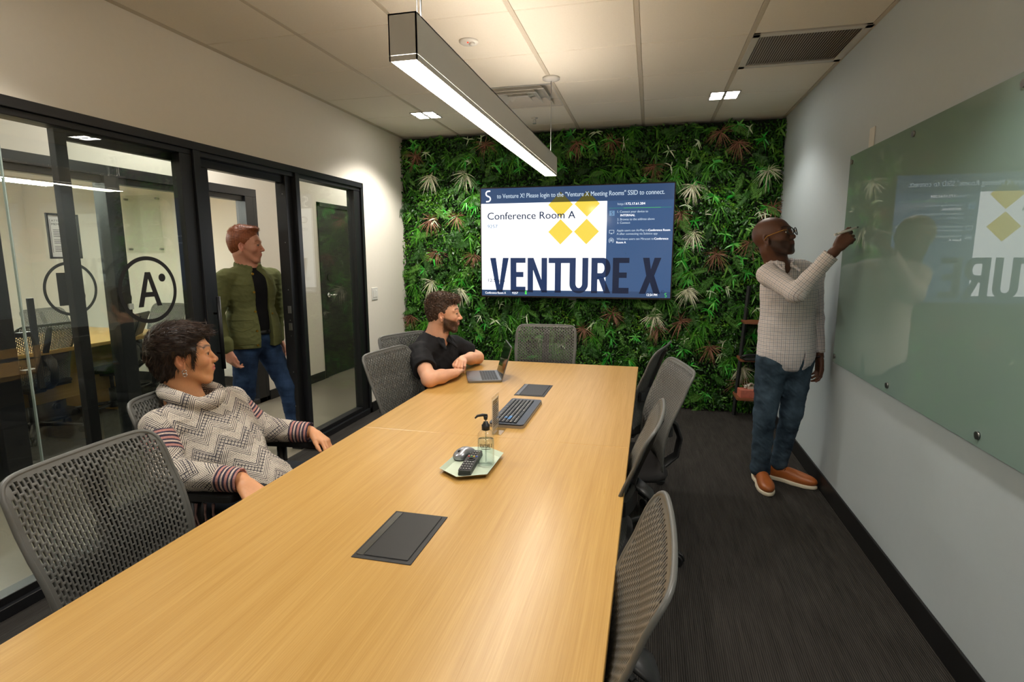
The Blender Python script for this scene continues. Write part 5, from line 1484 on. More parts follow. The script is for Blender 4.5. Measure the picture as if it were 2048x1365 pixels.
    def line(o_, per, ph, w): return t.math('LESS_THAN', t.math('PINGPONG', t.math('ADD', o_, ph), per / 2), w)
    per = .0225; na = t.math('MAXIMUM', line(sx.outputs[0], per, 0, .00085), line(sx.outputs[1], per, 0, .00085)); ta = t.math('MAXIMUM', line(sx.outputs[0], per, per / 2, .0008), line(sx.outputs[1], per, per / 2, .0008))
    col = t.mix(t.math('MULTIPLY', ta, .55), lin((226, 220, 220)), lin((168, 124, 100))); col = t.mix(t.math('MULTIPLY', na, .8), col, lin((48, 52, 74)))
    b = t.bsdf(col, .85, spec=.2); t.bump(b, t.noise(t.coords(), 700, 2), .2, .001); M['check'] = t.m
    fin(S.build('checked_shirt', 'check', R, post))
    bt = MB()
    for z in (1.385, 1.30, 1.215, 1.13, 1.045, .965):
        pp = np.array((3.412, -1.588, z)) + l * .030; rr = .128 if z > 1.3 else (.134 if z > 1.1 else .139)
        pp = pp + f * (rr - .002); bt.cyl(pp, pp + f * .0030, .0040, seg=12)
    fin(bt.build('shirt_buttons', mat('button_grey', (196, 190, 192), .4, var=0), R))
    # jeans
    M['denim_a'] = denim('denim_blue_green', (24, 36, 48), (84, 104, 120))
    S = SDF((3.16, -1.80, .04), (3.69, -1.34, .98), .005)
    S.ell((3.415, -1.585, .87), (.165, .130, .12), B, .05)
    hr, kr, ar_ = (3.335, -1.615, .83), (3.312, -1.620, .49), (3.326, -1.525, .10); hl, kl, al_ = (3.492, -1.555, .83), (3.482, -1.560, .50), (3.455, -1.455, .12)
    S.cap(hr, kr, .100, .070, .04).cap(kr, ar_, .068, .060, .02).cap(hl, kl, .100, .070, .04).cap(kl, al_, .067, .056, .02)
    S.cap(np.array(ar_) + (0, -.008, -.01), np.array(ar_) + (0, -.01, .02), .064, .064, .01)
    S.warp(folds(.0055, 52, 12, (.1, .2, 1))); S.warp(folds(.003, 120, 13, (.2, .1, 1)))
    S.box((3.40, -1.55, -.01), (.4, .4, .068), None, .01, .004, 'sub')
    fin(S.build('jeans', 'denim_a', R))
    # shoes
    M['tan_leather'] = mat('tan_leather', (164, 92, 44), .38, var=.14, scale=25, bump=.15, bscale=300); M['sole'] = mat('cream_sole', (222, 212, 188), .6, var=.05); M['lace'] = mat('brown_lace', (112, 58, 28), .8, var=.1)
    for (heel, toe, nm) in (((3.335, -1.425), (3.335, -1.752), 'right'), ((3.392, -1.398), (3.640, -1.572), 'left')):
        h_ = np.array((*heel, 0.)); t_ = np.array((*toe, 0.)); dd = nrm(t_ - h_); sd = np.cross((0, 0, 1), dd); Ln = np.linalg.norm(t_ - h_); Q_ = lambda a, b, z: h_ + dd * a * Ln + sd * b + np.array((0, 0, z)); U3 = np.array((0, 0, 1.))
        S = SDF(np.minimum(h_, t_) - (.08, .08, .0) - np.array((0, 0, .005)), np.maximum(h_, t_) + (.08, .08, .16), .0032)
        Bs = np.stack([dd, sd, U3], 1)
        S.ell(Q_(.78, .004, .045), (.092, .049, .040), Bs, .02).ell(Q_(.45, 0, .055), (.11, .041, .048), Bs, .03).ell(Q_(.18, 0, .060), (.062, .037, .055), Bs, .03).cap(Q_(.20, 0, .05), Q_(.17, 0, .105), .040, .044, .02)
        S.cap(Q_(.17, 0, .12), Q_(.16, 0, .16), .034, .036, .006, 'sub'); S.box(Q_(.5, 0, -.018), (.3, .3, .040), None, .005, .004, 'sub')
        so = fin(S.build('shoe', 'tan_leather', R)); so['label'] = 'tan leather shoe'
        S = SDF(np.minimum(h_, t_) - (.08, .08, .01), np.maximum(h_, t_) + (.08, .08, .06), .0035)
        S.box(Q_(.30, 0, .014), (.105, .041, .016), Bs, .012, .03).ell(Q_(.73, .004, .014), (.108, .054, .045), Bs, .03).ell(Q_(.20, 0, .014), (.070, .043, .045), Bs, .03)
        S.box(Q_(.5, 0, .070), (.4, .4, .043), None, .003, .003, 'sub'); S.box(Q_(.5, 0, -.04), (.4, .4, .042), None, .003, .003, 'sub')
        k = S.build('sole', 'sole', so)
        lc = MB()
        for j in range(4):
            a = .40 + j * .055; z = .098 - j * .0095
            for s in (1, -1): lc.tube([Q_(a, s * .021, z - .004), Q_(a + .02, 0, z + .006), Q_(a + .045, -s * .021, z - .012)], .0022, 6)
        for s in (1, -1): lc.tube([Q_(.40, 0, .105), Q_(.42, s * .022, .115), Q_(.46, s * .036, .095), Q_(.43, s * .030, .080)], .002, 6)
        lc.build('laces', 'lace', so)
    # glasses
    gl = MB()
    for s in (1, -1):
        cc = [(.1075 - .10 * (abs(a_) - 0) * 0, 0)] ; pts = []
        for k in range(29):
            a = 2 * PI * k / 28; lx = s * .0325 + .0255 * math.copysign(abs(math.cos(a)) ** .8, math.cos(a)); uz = -.001 + .0195 * math.copysign(abs(math.sin(a)) ** .8, math.sin(a)); pts.append(P_(.1125 - 3.2 * lx * lx, lx, uz))
        gl.tube(pts, .0026 * sc, 6, cap=False)
    gl.tube([P_(.1125, -.008, .006), P_(.1150, 0, .009), P_(.1125, .008, .006)], .0026 * sc, 8)
    fin(gl.build('glasses_frame', 'black_plastic', R))
    ge = MB()
    for s in (1, -1):
        ge.tube([P_(.102, s * .058, .008), P_(.090, s * .076, .008), P_(.040, s * .082, .006), P_(.000, s * .082, .004), P_(-.018, s * .084, -.012)], [.0028, .0026, .0018, .0018, .0022], 8)
    fin(ge.build('glasses_temple', mat('gold_metal', (190, 140, 60), .3, .9, var=0), R))
    wb = MB().cyl((3.6255, -1.5125, .872), (3.6285, -1.5155, .854), .0305, .0295, 24); fin(wb.build('wrist_strap', mat('dark_strap', (44, 24, 18), .5), R))
    # marker is a thing of its own
    K_ = thing('whiteboard_marker', 'white marker with a dark tip held against the glass board', 'marker', (3.54, -1.985, 1.618))
    o_ = np.array((3.54, -1.985, 1.618)); a = np.array((3.53, -2.000, 1.612)); b_ = np.array((3.640, -1.968, 1.650)); dd = nrm(b_ - a)
    MB().cyl(tuple(a - o_), tuple(b_ - dd * .012 - o_), .0062, seg=16).build('barrel', 'white_plastic', K_)
    MB().cyl(tuple(b_ - dd * .012 - o_), tuple(b_ - o_), .0045, .0018, 12).build('tip', mat('marker_tip', (30, 34, 60), .5), K_)
    MB().cyl(tuple(a - dd * .014 - o_), tuple(a - o_), .0068, seg=16).build('end_cap', 'white_plastic', K_)
    return R
man_board()

# ---------------------------------------------------------------- man in the doorway
def man_door():
    O = np.array((-.30, -1.81, 0.)); R = thing('person', 'red haired man in an olive jacket and jeans walking in through the doorway', 'person', tuple(O))
    def fin(o_): o_.location = tuple(-O); return o_
    sc = 1.09; A = basis((.915, .40, -.02), (0, 0, 1)); c = np.array((-.305, -1.825, 1.580))
    S = SDF((-.62, -2.24, .64), (-.08, -1.42, 1.74), .0032)
    P_ = head(S, c, A, sc, nose=1.05)
    S.cap(P_(-.034, 0, -.060), (-.325, -1.80, 1.40), .057, .064, .03); S.cap(P_(-.008, 0, -.075), (-.290, -1.80, 1.39), .042, .046, .025)
    S.ell((-.31, -1.81, 1.25), (.10, .15, .18), None, .04)
    rs, re, rw = (-.365, -1.985, 1.345), (-.40, -2.060, 1.09), (-.305, -2.090, .86); ls, le, lw = (-.255, -1.625, 1.345), (-.28, -1.560, 1.09), (-.27, -1.575, .86); FB = nrm((.94, -.34, 0)); BB = basis(FB, (0, 0, 1))
    for a_, b_, c_ in ((rs, re, rw), (ls, le, lw)): S.cap((-.31 + (a_[0] + .31) * .4, -1.81 + (a_[1] + 1.81) * .4, 1.35), a_, .055, .045, .03).cap(a_, b_, .045, .038, .02).cap(b_, c_, .038, .026, .02)
    hand(S, np.array((-.303, -2.090, .845)), (.20, .05, -1), (-.2, -1, 0), 1, (26, 36, 42, 46), 3, (16, 16), 1.02)
    hand(S, np.array((-.268, -1.572, .845)), (.18, .02, -1), (-.1, 1, 0), -1, (26, 36, 42, 46), 3, (16, 16), 1.02)
    skinc = (206, 146, 120)
    def post(o_, V, Q): setcol(o_, 'skin', face_colors(V, c, A, sc, skinc, (176, 98, 88), (150, 92, 60), (170, 110, 84), .35, (200, 112, 92)))
    bo = S.build('body', 'skin', R, post); fin(bo)
    fin(eyes(R, c, A, sc, (90, 100, 90), (-.30, 0)))
    S = SDF(c - .16, c + .19, .0034); haircap(S, P_, sc, A, c, .016, .0045, .006); S.ell(P_(.045, 0, .108), np.array((.040, .050, .018)) * sc, A, .02)
    S.warp(folds(.0014, 160, 4)); hair_cut(S, P_, A, sc, nape=-.066)
    M['hair_red'] = hair_mat('auburn_hair', [(92, 46, 24), (150, 82, 44), (190, 118, 70)])
    V, Q = S.mesh(); h_ = npmesh('hair', V, Q, 'hair_red', R); a = h_.data.attributes.new('tone', 'FLOAT', 'POINT'); a.data.foreach_set('value', (.32 + .12 * np.sin(V[:, 0] * 300) * np.sin(V[:, 1] * 310)).astype(np.float32)); fin(h_)
    r_, n_ = surf_samples(V, Q, lambda p: ((p - c) @ A[:, 2] > -.05) & (np.linalg.norm(p - P_(-.018, 0, .03), axis=1) > .075), 2600, rgp)
    up = ((r_ - c) @ A[:, 2]); Ls = np.where(up > .085, .016, .006) * rgp.uniform(.7, 1.2, len(r_)); fw = np.tile(A[:, 0] * .8 + A[:, 2] * .2, (len(r_), 1)); fw[up < .06] = -A[:, 2]
    fin(strands('hair_strands', r_, n_, fw, Ls, .0013, 'hair_red', R, 3, .5, .1, rgp, 1.0))
    # t-shirt
    S = SDF((-.52, -2.02, .84), (-.10, -1.60, 1.48), .005); S.ell((-.305, -1.81, 1.25), (.125, .17, .19), BB, .05).ell((-.30, -1.81, 1.02), (.118, .155, .20), BB, .05).cap((-.32, -1.84, 1.355), (-.32, -1.78, 1.355), .072, .072, .03)
    S.cap((-.32, -1.81, 1.405), (-.31, -1.81, 1.5), .066, .075, .006, 'sub'); S.warp(folds(.003, 50, 21)); fin(S.build('black_t_shirt', cloth('black_cotton', (20, 20, 22)), R))
    # jacket, open at the front
    S = SDF((-.58, -2.24, .76), (-.06, -1.42, 1.50), .0045)
    S.ell((-.315, -1.81, 1.24), (.150, .195, .20), BB, .05).ell((-.31, -1.81, 1.02), (.158, .188, .20), BB, .05).ell((-.31, -1.81, .91), (.176, .212, .25), BB, .03)
    for a_, b_, c_ in ((rs, re, rw), (ls, le, lw)): S.cap((-.315 + (a_[0] + .315) * .4, -1.81 + (a_[1] + 1.81) * .4, 1.365), a_, .066, .058, .04).cap(a_, b_, .066, .054, .025).cap(b_, c_, .053, .040, .02)
    S.warp(folds(.0045, 48, 6)); S.warp(folds(.0022, 100, 8, (.4, .3, .8)))
    S.box((-.30, -1.81, .74), (.4, .6, .096), None, .005, .004, 'sub')
    for w_ in (rw, lw): S.cap(np.array(w_) + (0, 0, -.03), np.array(w_) + (.01, 0, -.1), .06, .06, .002, 'sub')
    for w_ in (rw, lw): S.cap(np.array(w_) + (0, 0, .0), np.array(w_) + (0, 0, .04), .043, .043, .004)
    # front gap
    gc = np.array((-.31, -1.81, 0)) + FB * .20 + BB[:, 1] * .012; S.box(gc + (0, 0, 1.06), (.125, .052, .36), BB, .012, .008, 'sub'); S.cap(gc + FB * -.03 + (0, 0, 1.40), gc + (0, 0, 1.0), .078, .05, .01, 'sub')
    S.cap((-.315, -1.81, 1.405), (-.30, -1.81, 1.52), .072, .09, .006, 'sub')
    # collar
    for s in (1, -1):
        prev = None
        for k in range(9):
            a = math.radians(18 + 162 * k / 8) * s; p = np.array((-.318, -1.805, 1.405 + .040 * k / 8)) + FB * math.cos(a) * .090 + BB[:, 1] * math.sin(a) * .084; 
            if prev is not None: S.cap(prev, p, .009, .009, .006, flat=((0, 0, 1), 3.0))
            prev = p
        q0 = np.array((-.318, -1.805, 0)); tip = q0 + FB * .110 + BB[:, 1] * s * .100 + (0, 0, 1.318); S.cap(q0 + FB * .092 + BB[:, 1] * s * .04 + (0, 0, 1.385), tip, .012, .007, .01); S.cap(q0 + FB * .072 + BB[:, 1] * s * .07 + (0, 0, 1.395), tip, .014, .007, .01)
    M['olive'] = cloth('olive_twill', (98, 100, 62), .85, .14, 1100, .3, 12)
    jk = fin(S.build('olive_jacket', 'olive', R)); 
    sm = MB()   # chest seam, pocket flap and hem band as stitched ridges
    def onb(ang, z, rr=0.):
        a = math.radians(ang); q = np.array((-.312, -1.81, z)) + FB * (.160 + rr) * math.cos(a) + BB[:, 1] * (.194 + rr) * math.sin(a); return tuple(q)
    def onb_old(ang, z, rr=0.): a = math.radians(ang); return (-.312 + (.160 + rr) * math.cos(a), -1.81 + (.206 + rr) * math.sin(a), z)
    sm.tube([onb(a, 1.30) for a in range(-75, -16, 6)], .0022, 6)
    sm.tube([onb(a, 1.045, .002) for a in range(-72, -22, 6)], .0026, 6); sm.tube([onb(-72, 1.045, .002), onb(-71, .995, .009), onb(-60, .978, .012), onb(-47, .965, .014), onb(-35, .978, .012), onb(-24, .995, .009), onb(-22, 1.045, .002)], .0026, 6)
    sm.tube([onb(a, .872, .016) for a in range(-100, -16, 6)], .0022, 6)
    sm.build('stitched_seams', 'olive', jk)
    M['brass'] = mat('brass_button', (170, 130, 50), .3, .9, var=.05)
    bt = MB()
    for z in (1.375, 1.245, 1.105, .965, .86): 
        p = onb(-19, z, .004 + (.010 if z < 1 else 0)); bt.cyl(p, (p[0] + .007, p[1] - .002, p[2]), .0085, seg=16)
    for z in (1.08, .95): p = onb(22, z, .0); bt.cyl(p, (p[0] + .006, p[1], p[2]), .007, seg=14)
    bt.build('jacket_buttons', 'brass', jk)
    # jeans and shoes
    M['denim_b'] = denim('denim_indigo', (18, 28, 48), (58, 82, 118))
    S = SDF((-.66, -2.10, .04), (.20, -1.46, 1.0), .0055)
    S.ell((-.30, -1.81, .90), (.118, .165, .12), None, .05)
    hr, kr, ar_ = (-.31, -1.895, .86), (-.33, -1.93, .48), (-.52, -1.92, .12); hl, kl, al_ = (-.29, -1.725, .86), (-.14, -1.680, .50), (-.10, -1.655, .10)
    S.cap(hr, kr, .100, .074, .04).cap(kr, ar_, .072, .058, .03).cap(hl, kl, .100, .074, .04).cap(kl, al_, .072, .056, .03)
    S.warp(folds(.005, 55, 31, (.2, .1, 1))); S.warp(folds(.0025, 120, 33))
    S.box((-.3, -1.8, -.01), (.6, .6, .075), None, .01, .004, 'sub'); fin(S.build('jeans', 'denim_b', R))
    bl = MB(); pts = [(-.30 + .122 * math.cos(a), -1.81 + .168 * math.sin(a), .945) for a in [2 * PI * k / 32 for k in range(33)]]; bl.tube(pts, .006, 8, flat=2.6, up=(0, 0, 1)); fin(bl.build('belt', 'black_plastic', R))
    for (h_, t_) in (((-.60, -1.92), (-.32, -1.93)), ((-.17, -1.655), (.12, -1.65))):
        h_ = np.array((*h_, 0.)); t_ = np.array((*t_, 0.)); dd = nrm(t_ - h_); sd = np.cross((0, 0, 1), dd); Ln = np.linalg.norm(t_ - h_); Q_ = lambda a, b, z: h_ + dd * a * Ln + sd * b + np.array((0, 0, z)); Bs = np.stack([dd, sd, (0, 0, 1.)], 1)
        S = SDF(np.minimum(h_, t_) - (.07, .07, .01), np.maximum(h_, t_) + (.07, .07, .15), .005)
        S.ell(Q_(.75, 0, .040), (.09, .047, .040), Bs, .02).ell(Q_(.42, 0, .05), (.11, .040, .05), Bs, .03).ell(Q_(.18, 0, .06), (.06, .036, .055), Bs, .03).cap(Q_(.2, 0, .05), Q_(.17, 0, .11), .04, .042, .02); S.box(Q_(.5, 0, -.02), (.4, .4, .021), None, .002, .002, 'sub')
        fin(S.build('shoe', mat('brown_boot', (70, 46, 34), .5), R))
    return R
man_door()
# ---------------------------------------------------------------- seated person in the patterned sweater
def sweater_mat():
    t = NT('patterned_sweater'); at = t.n('ShaderNodeAttribute'); at.attribute_name = 'pat'; sx = t.n('ShaderNodeSeparateXYZ'); t.l(at.outputs['Vector'], sx.inputs[0])
    u, v, z = sx.outputs; m = t.math
    def fr(x, p): return m('FRACT', m('DIVIDE', m('ADD', x, 10.), p))
    def band(x, a, b): return m('MULTIPLY', m('GREATER_THAN', x, a), m('LESS_THAN', x, b))
    zz = m('PINGPONG', m('ADD', v, 10.), .052)                      # zigzag across the width
    s = m('ADD', u, m('MULTIPLY', zz, 1.15)); g = fr(s, .118)
    stripes = m('LESS_THAN', fr(s, .0095), .42)
    squ = m('MULTIPLY', m('GREATER_THAN', fr(m('ADD', u, v), .017), .30), m('GREATER_THAN', fr(m('SUBTRACT', u, v), .017), .30)); squ = m('SUBTRACT', 1., squ)
    hole = m('MULTIPLY', band(fr(m('ADD', u, v), .017), .55, .80), band(fr(m('SUBTRACT', u, v), .017), .55, .80)); lat = m('SUBTRACT', m('MAXIMUM', 0, m('SUBTRACT', 1., squ)), 0)
    dots = m('MULTIPLY', m('LESS_THAN', fr(u, .0062), .5), m('LESS_THAN', fr(m('ADD', v, m('MULTIPLY', m('FLOOR', m('DIVIDE', u, .0062)), .0031)), .0062), .5))
    d1 = m('MULTIPLY', band(g, 0, .30), stripes); d2 = m('MULTIPLY', band(g, .30, .56), m('MAXIMUM', m('MULTIPLY', squ, 0.0), m('MAXIMUM', hole, m('SUBTRACT', 1., m('SUBTRACT', 1., squ)))))
    d3 = m('MULTIPLY', band(g, .56, .72), m('SUBTRACT', 1., stripes)); d4 = m('MULTIPLY', m('GREATER_THAN', g, .72), dots)
    dark = m('MAXIMUM', m('MAXIMUM', d1, d2), m('MAXIMUM', d3, d4))
    nz = t.noise(t.coords(), 260, 2); dark = m('MULTIPLY', dark, m('GREATER_THAN', m('ADD', nz, .18), .5))
    knit = t.math('MULTIPLY', t.math('LESS_THAN', fr(u, .0045), .5), t.math('LESS_THAN', fr(v, .0045), .5))
    base = t.mix(t.math('MULTIPLY', knit, .45), lin((206, 196, 182)), lin((150, 142, 136)))
    col = t.mix(t.math('MULTIPLY', dark, .92), base, lin((48, 48, 62)))
    # bands with pink and navy rows
    r = fr(u, .030); pk = t.mix(band(r, .0, .30), lin((60, 56, 72)), lin((196, 140, 130))); pk = t.mix(band(r, .52, .74), pk, lin((214, 190, 176)))
    pk = t.mix(t.math('MULTIPLY', knit, .9), pk, lin((70, 62, 76)))
    col = t.mix(z, col, pk)
    b = t.bsdf(col, .95, spec=.1); w = t.n('ShaderNodeTexWave'); 
    t.bump(b, t.math('ADD', t.math('SINE', t.math('MULTIPLY', u, 1500.)), t.math('SINE', t.math('MULTIPLY', v, 1500.))), .35, .0012); return t.m
M['sweater'] = sweater_mat()
def woman():
    O = np.array((1.0, -3.5, 0.)); R = thing('person', 'short haired person in a patterned knit sweater leaning back in the armchair', 'person', tuple(O))
    def fin(o_): o_.location = tuple(-O); return o_
    sc = 1.05; A = basis((.745, .655, .10), (0, 0, 1)); c = np.array((.748, -3.520, 1.103))
    S = SDF((.56, -3.92, .46), (1.50, -3.12, 1.25), .0032)
    P_ = head(S, c, A, sc, nose=1.0, jaw=.94)
    S.cap(P_(-.030, 0, -.055), (.735, -3.545, .925), .051, .056, .03); S.cap(P_(-.010, 0, -.075), (.775, -3.51, .915), .038, .044, .025)
    S.ell((.84, -3.525, .76), (.075, .14, .15), basis((.88, 0, .47), (-.47, 0, .88)), .04)
    rs, re, rw = (.795, -3.705, .868), (.905, -3.792, .726), (1.182, -3.748, .712); ls, le, lw = (.795, -3.335, .868), (.880, -3.268, .728), (1.100, -3.212, .712)
    for a_, b_, c_ in ((rs, re, rw), (ls, le, lw)): S.cap((.80, -3.525 + (a_[1] + 3.525) * .4, .87), a_, .05, .042, .03).cap(a_, b_, .042, .034, .02).cap(b_, c_, .034, .023, .02)
    hand(S, np.array((1.188, -3.752, .708)), (.80, -.32, -.42), (.30, -.36, .85), 1, (20, 26, 30, 34), 8, (28, 12), 1.04)
    hand(S, np.array((1.112, -3.210, .712)), (.86, -.18, -.42), (.36, .14, .90), -1, (22, 28, 34, 34), 6, (24, 10), .93)
    def post(o_, V, Q): setcol(o_, 'skin', face_colors(V, c, A, sc, (204, 146, 104), (178, 92, 92), (52, 34, 26), None, 0, (208, 134, 108)))
    fin(S.build('body', 'skin', R, post)); fin(eyes(R, c, A, sc, (50, 32, 22), (-.30, .06)))
    th = MB(); T4 = Matrix.Translation(P_(.090, 0, -.0605))
    th.tube([P_(.083, -.014, -.0600), P_(.0925, -.006, -.0604), P_(.0945, 0, -.0604), P_(.0925, .006, -.0604), P_(.083, .014, -.0600)], .0026, 6); fin(th.build('teeth', mat('teeth', (226, 220, 206), .2, var=0), R))
    # hair
    S = SDF(c - .19, c + .20, .0036)
    haircap(S, P_, sc, A, c, .016, .007, .012, vol=[((.022, 0, .090), (.072, .062, .032)), ((.064, -.006, .078), (.022, .044, .018)), ((-.060, 0, .030), (.052, .064, .062)), ((-.052, 0, -.045), (.046, .052, .052))])
    hair_cut(S, P_, A, sc, nape=-.100)
    for s in (1, -1): S.cap(P_(.040, s * .066, .022), P_(.030, s * .071, -.026), .012, .004, .01)
    S.warp(folds(.004, 130, 14, A[:, 0], .5))
    M['hair_dark'] = hair_mat('dark_brown_hair', [(22, 14, 11), (48, 33, 25), (84, 62, 48)], .4)
    V, Q = S.mesh(); h_ = npmesh('hair', V, Q, 'hair_dark', R); a = h_.data.attributes.new('tone', 'FLOAT', 'POINT'); a.data.foreach_set('value', np.full(len(V), .3, np.float32)); fin(h_)
    r_, n_ = surf_samples(V, Q, lambda p: np.linalg.norm(p - P_(-.018, 0, .03), axis=1) > .070, 5200, rgp)
    q = (r_ - c) @ A; top = q[:, 2] > .04
    dr = np.where(top[:, None], A[:, 0] * 1.0 - A[:, 2] * .12, -A[:, 2] * 1.0 - A[:, 0] * .25 * 0 + A[:, 0] * np.clip(q[:, :1] * 8, -.6, .9))
    Ls = np.where(top, .045, .030) * rgp.uniform(.6, 1.2, len(r_)); Ls = np.where((q[:, 0] > .05) & (q[:, 2] < .07), .012, Ls)
    fin(strands('hair_strands', r_, n_, dr, Ls, .0013, 'hair_dark', R, 4, .12, .02, rgp, .22))
    er = MB(); ep = P_(.0, -.084, -.046)
    for k, (r0, dz) in enumerate(((.0075, 0), (.0065, -.012))): er.tube([ep + A @ np.array((r0 * math.cos(a), -.002, dz + r0 * math.sin(a))) for a in [2 * PI * j / 16 for j in range(17)]], .0016, 6)
    fin(er.build('earring', 'chrome', R)); 
    fin(MB().tube([P_(.103 + .0035 * math.cos(a), -.0185, -.036 + .0045 * math.sin(a)) for a in [2 * PI * j / 12 for j in range(13)]], .0007, 5).build('nose_ring', mat('gold_ring', (200, 160, 90), .3, .9), R))
    # sweater
    S = SDF((.54, -3.92, .40), (1.28, -3.10, 1.06), .0045)
    Bt = basis((.88, 0, .47), (-.47, 0, .88)); Bt = Bt[:, [1, 0, 2]]
    S.ell((.815, -3.522, .79), (.215, .120, .165), Bt, .05).ell((.895, -3.52, .685), (.205, .145, .165), Bt, .05).ell((.985, -3.51, .600), (.19, .135, .13), None, .05).ell((1.06, -3.50, .565), (.15, .17, .085), None, .05)
    for a_, b_, c_ in ((rs, re, rw), (ls, le, lw)):
        w_ = np.array(c_); dd = nrm(w_ - np.array(b_)); S.cap((.79, -3.522 + (a_[1] + 3.522) * .4, .885), a_, .058, .058, .04).cap(a_, b_, .068, .064, .03).cap(b_, w_ - dd * .01, .062, .046, .025); 
    S.warp(folds(.0055, 38, 41)); S.warp(folds(.0025, 90, 43))
    for a_, b_, c_ in ((rs, re, rw), (ls, le, lw)):
        w_ = np.array(c_); dd = nrm(w_ - np.array(b_)); S.cap(w_ - dd * .035, w_ - dd * .004, .044, .041, .006); S.cap(w_ + dd * .040, w_ + dd * .075, .06, .06, .002, 'sub'); S.cap(w_ + dd * .006, w_ + dd * .04, .030, .030, .002, 'sub')
    S.box((.95, -3.52, .42), (.5, .5, .085), None, .01, .01, 'sub')
    # cowl
    nb = np.array((.768, -3.522, .966)); prev = None
    for k in range(25):
        a = 2 * PI * k / 24; lift = -.018 * math.cos(a) ; p = nb + np.array((math.cos(a) * .094 + .012, math.sin(a) * .096, -.010 + lift * 1.6 + .006 * math.sin(3 * a)))
        if prev is not None: S.cap(prev, p, .026 + .004 * math.sin(5 * a), .026, .012)
        prev = p
    S.cap(nb + (.0, 0, -.03), nb + (.010, .0, .09), .066, .082, .012, 'sub')
    def post(o_, V, Q):
        cm = nrm(CAMP - (.9, -3.5, .7)); pr = [((1.10, -3.51, .50), (.78, -3.522, .98), .20, cm, 0.), (rs, re, .066, cm, .0), (re, rw, .056, cm, .20), (ls, le, .066, cm, .0), (le, lw, .056, cm, .20)]
        pat, who = pat_view(V, pr); z = np.zeros(len(V))
        for (a_, b_, c_) in ((rs, re, rw), (ls, le, lw)):
            a_, b_, c_ = map(np.array, (a_, b_, c_)); d = nrm(c_ - b_); h = (V - c_) @ d; rad = np.linalg.norm((V - c_) - h[:, None] * d, axis=1); z = np.maximum(z, ((h > -.085) & (h < .05) & (rad < .085)) * 1.)
            d = nrm(b_ - a_); h = (V - a_) @ d; rad = np.linalg.norm((V - a_) - h[:, None] * d, axis=1); z = np.maximum(z, ((h > .045) & (h < .125) & (rad < .085) & ((who == 1) | (who == 3))) * 1.)
        pat[:, 2] = z; setvec(o_, 'pat', pat)
    sw = fin(S.build('patterned_sweater', 'sweater', R, post))
    ts = MB()
    for k, (x, y) in enumerate(((1.02, -3.80), (1.05, -3.79), (1.08, -3.785), (.985, -3.80))):
        ts.tube([(x, y, .63), (x + .004, y - .004, .60), (x - .004 + .01 * k, y - .006, .565), (x + .008, y - .002, .53), (x - .01 + .006 * k, y, .505)], [.003, .0035, .003, .0035, .002], 6)
        ts.tube([(x + .008, y, .63), (x + .002, y - .004, .59), (x + .012, y - .004, .55), (x + .002, y - .001, .525)], [.003, .0035, .003, .002], 6)
    ts.build('hem_tassels', mat('tassel_yarn', (120, 92, 88), .9, var=.3, scale=90), sw)
    # trousers, legs run under the table
    S = SDF((.82, -3.80, .04), (1.72, -3.14, .72), .006)
    hr, kr, ar_ = (1.00, -3.610, .555), (1.43, -3.66, .565), (1.46, -3.66, .10); hl, kl, al_ = (1.00, -3.425, .555), (1.42, -3.315, .570), (1.50, -3.31, .10)
    S.ell((.98, -3.515, .555), (.16, .185, .080), None, .04).cap(hr, kr, .090, .066, .04).cap(kr, ar_, .064, .046, .03).cap(hl, kl, .090, .066, .04).cap(kl, al_, .064, .046, .03)
    S.warp(folds(.003, 60, 51)); S.box((1.3, -3.5, -.01), (.8, .5, .085), None, .01, .004, 'sub'); fin(S.build('trousers', cloth('dark_trousers', (28, 32, 38), .8), R))
    for y in (-3.66, -3.31):
        S = SDF((1.36, y - .08, -.01), (1.74, y + .08, .15), .006); S.ell((1.62, y, .035), (.09, .044, .035), None, .02).ell((1.52, y, .045), (.10, .038, .045), None, .03).cap((1.48, y, .05), (1.48, y, .11), .042, .042, .02); S.box((1.55, y, -.02), (.3, .3, .021), None, .002, .002, 'sub'); fin(S.build('shoe', 'black_plastic', R))
    rn = MB(); rp = np.array((1.195, -3.748, .712)); 
    return R
woman()

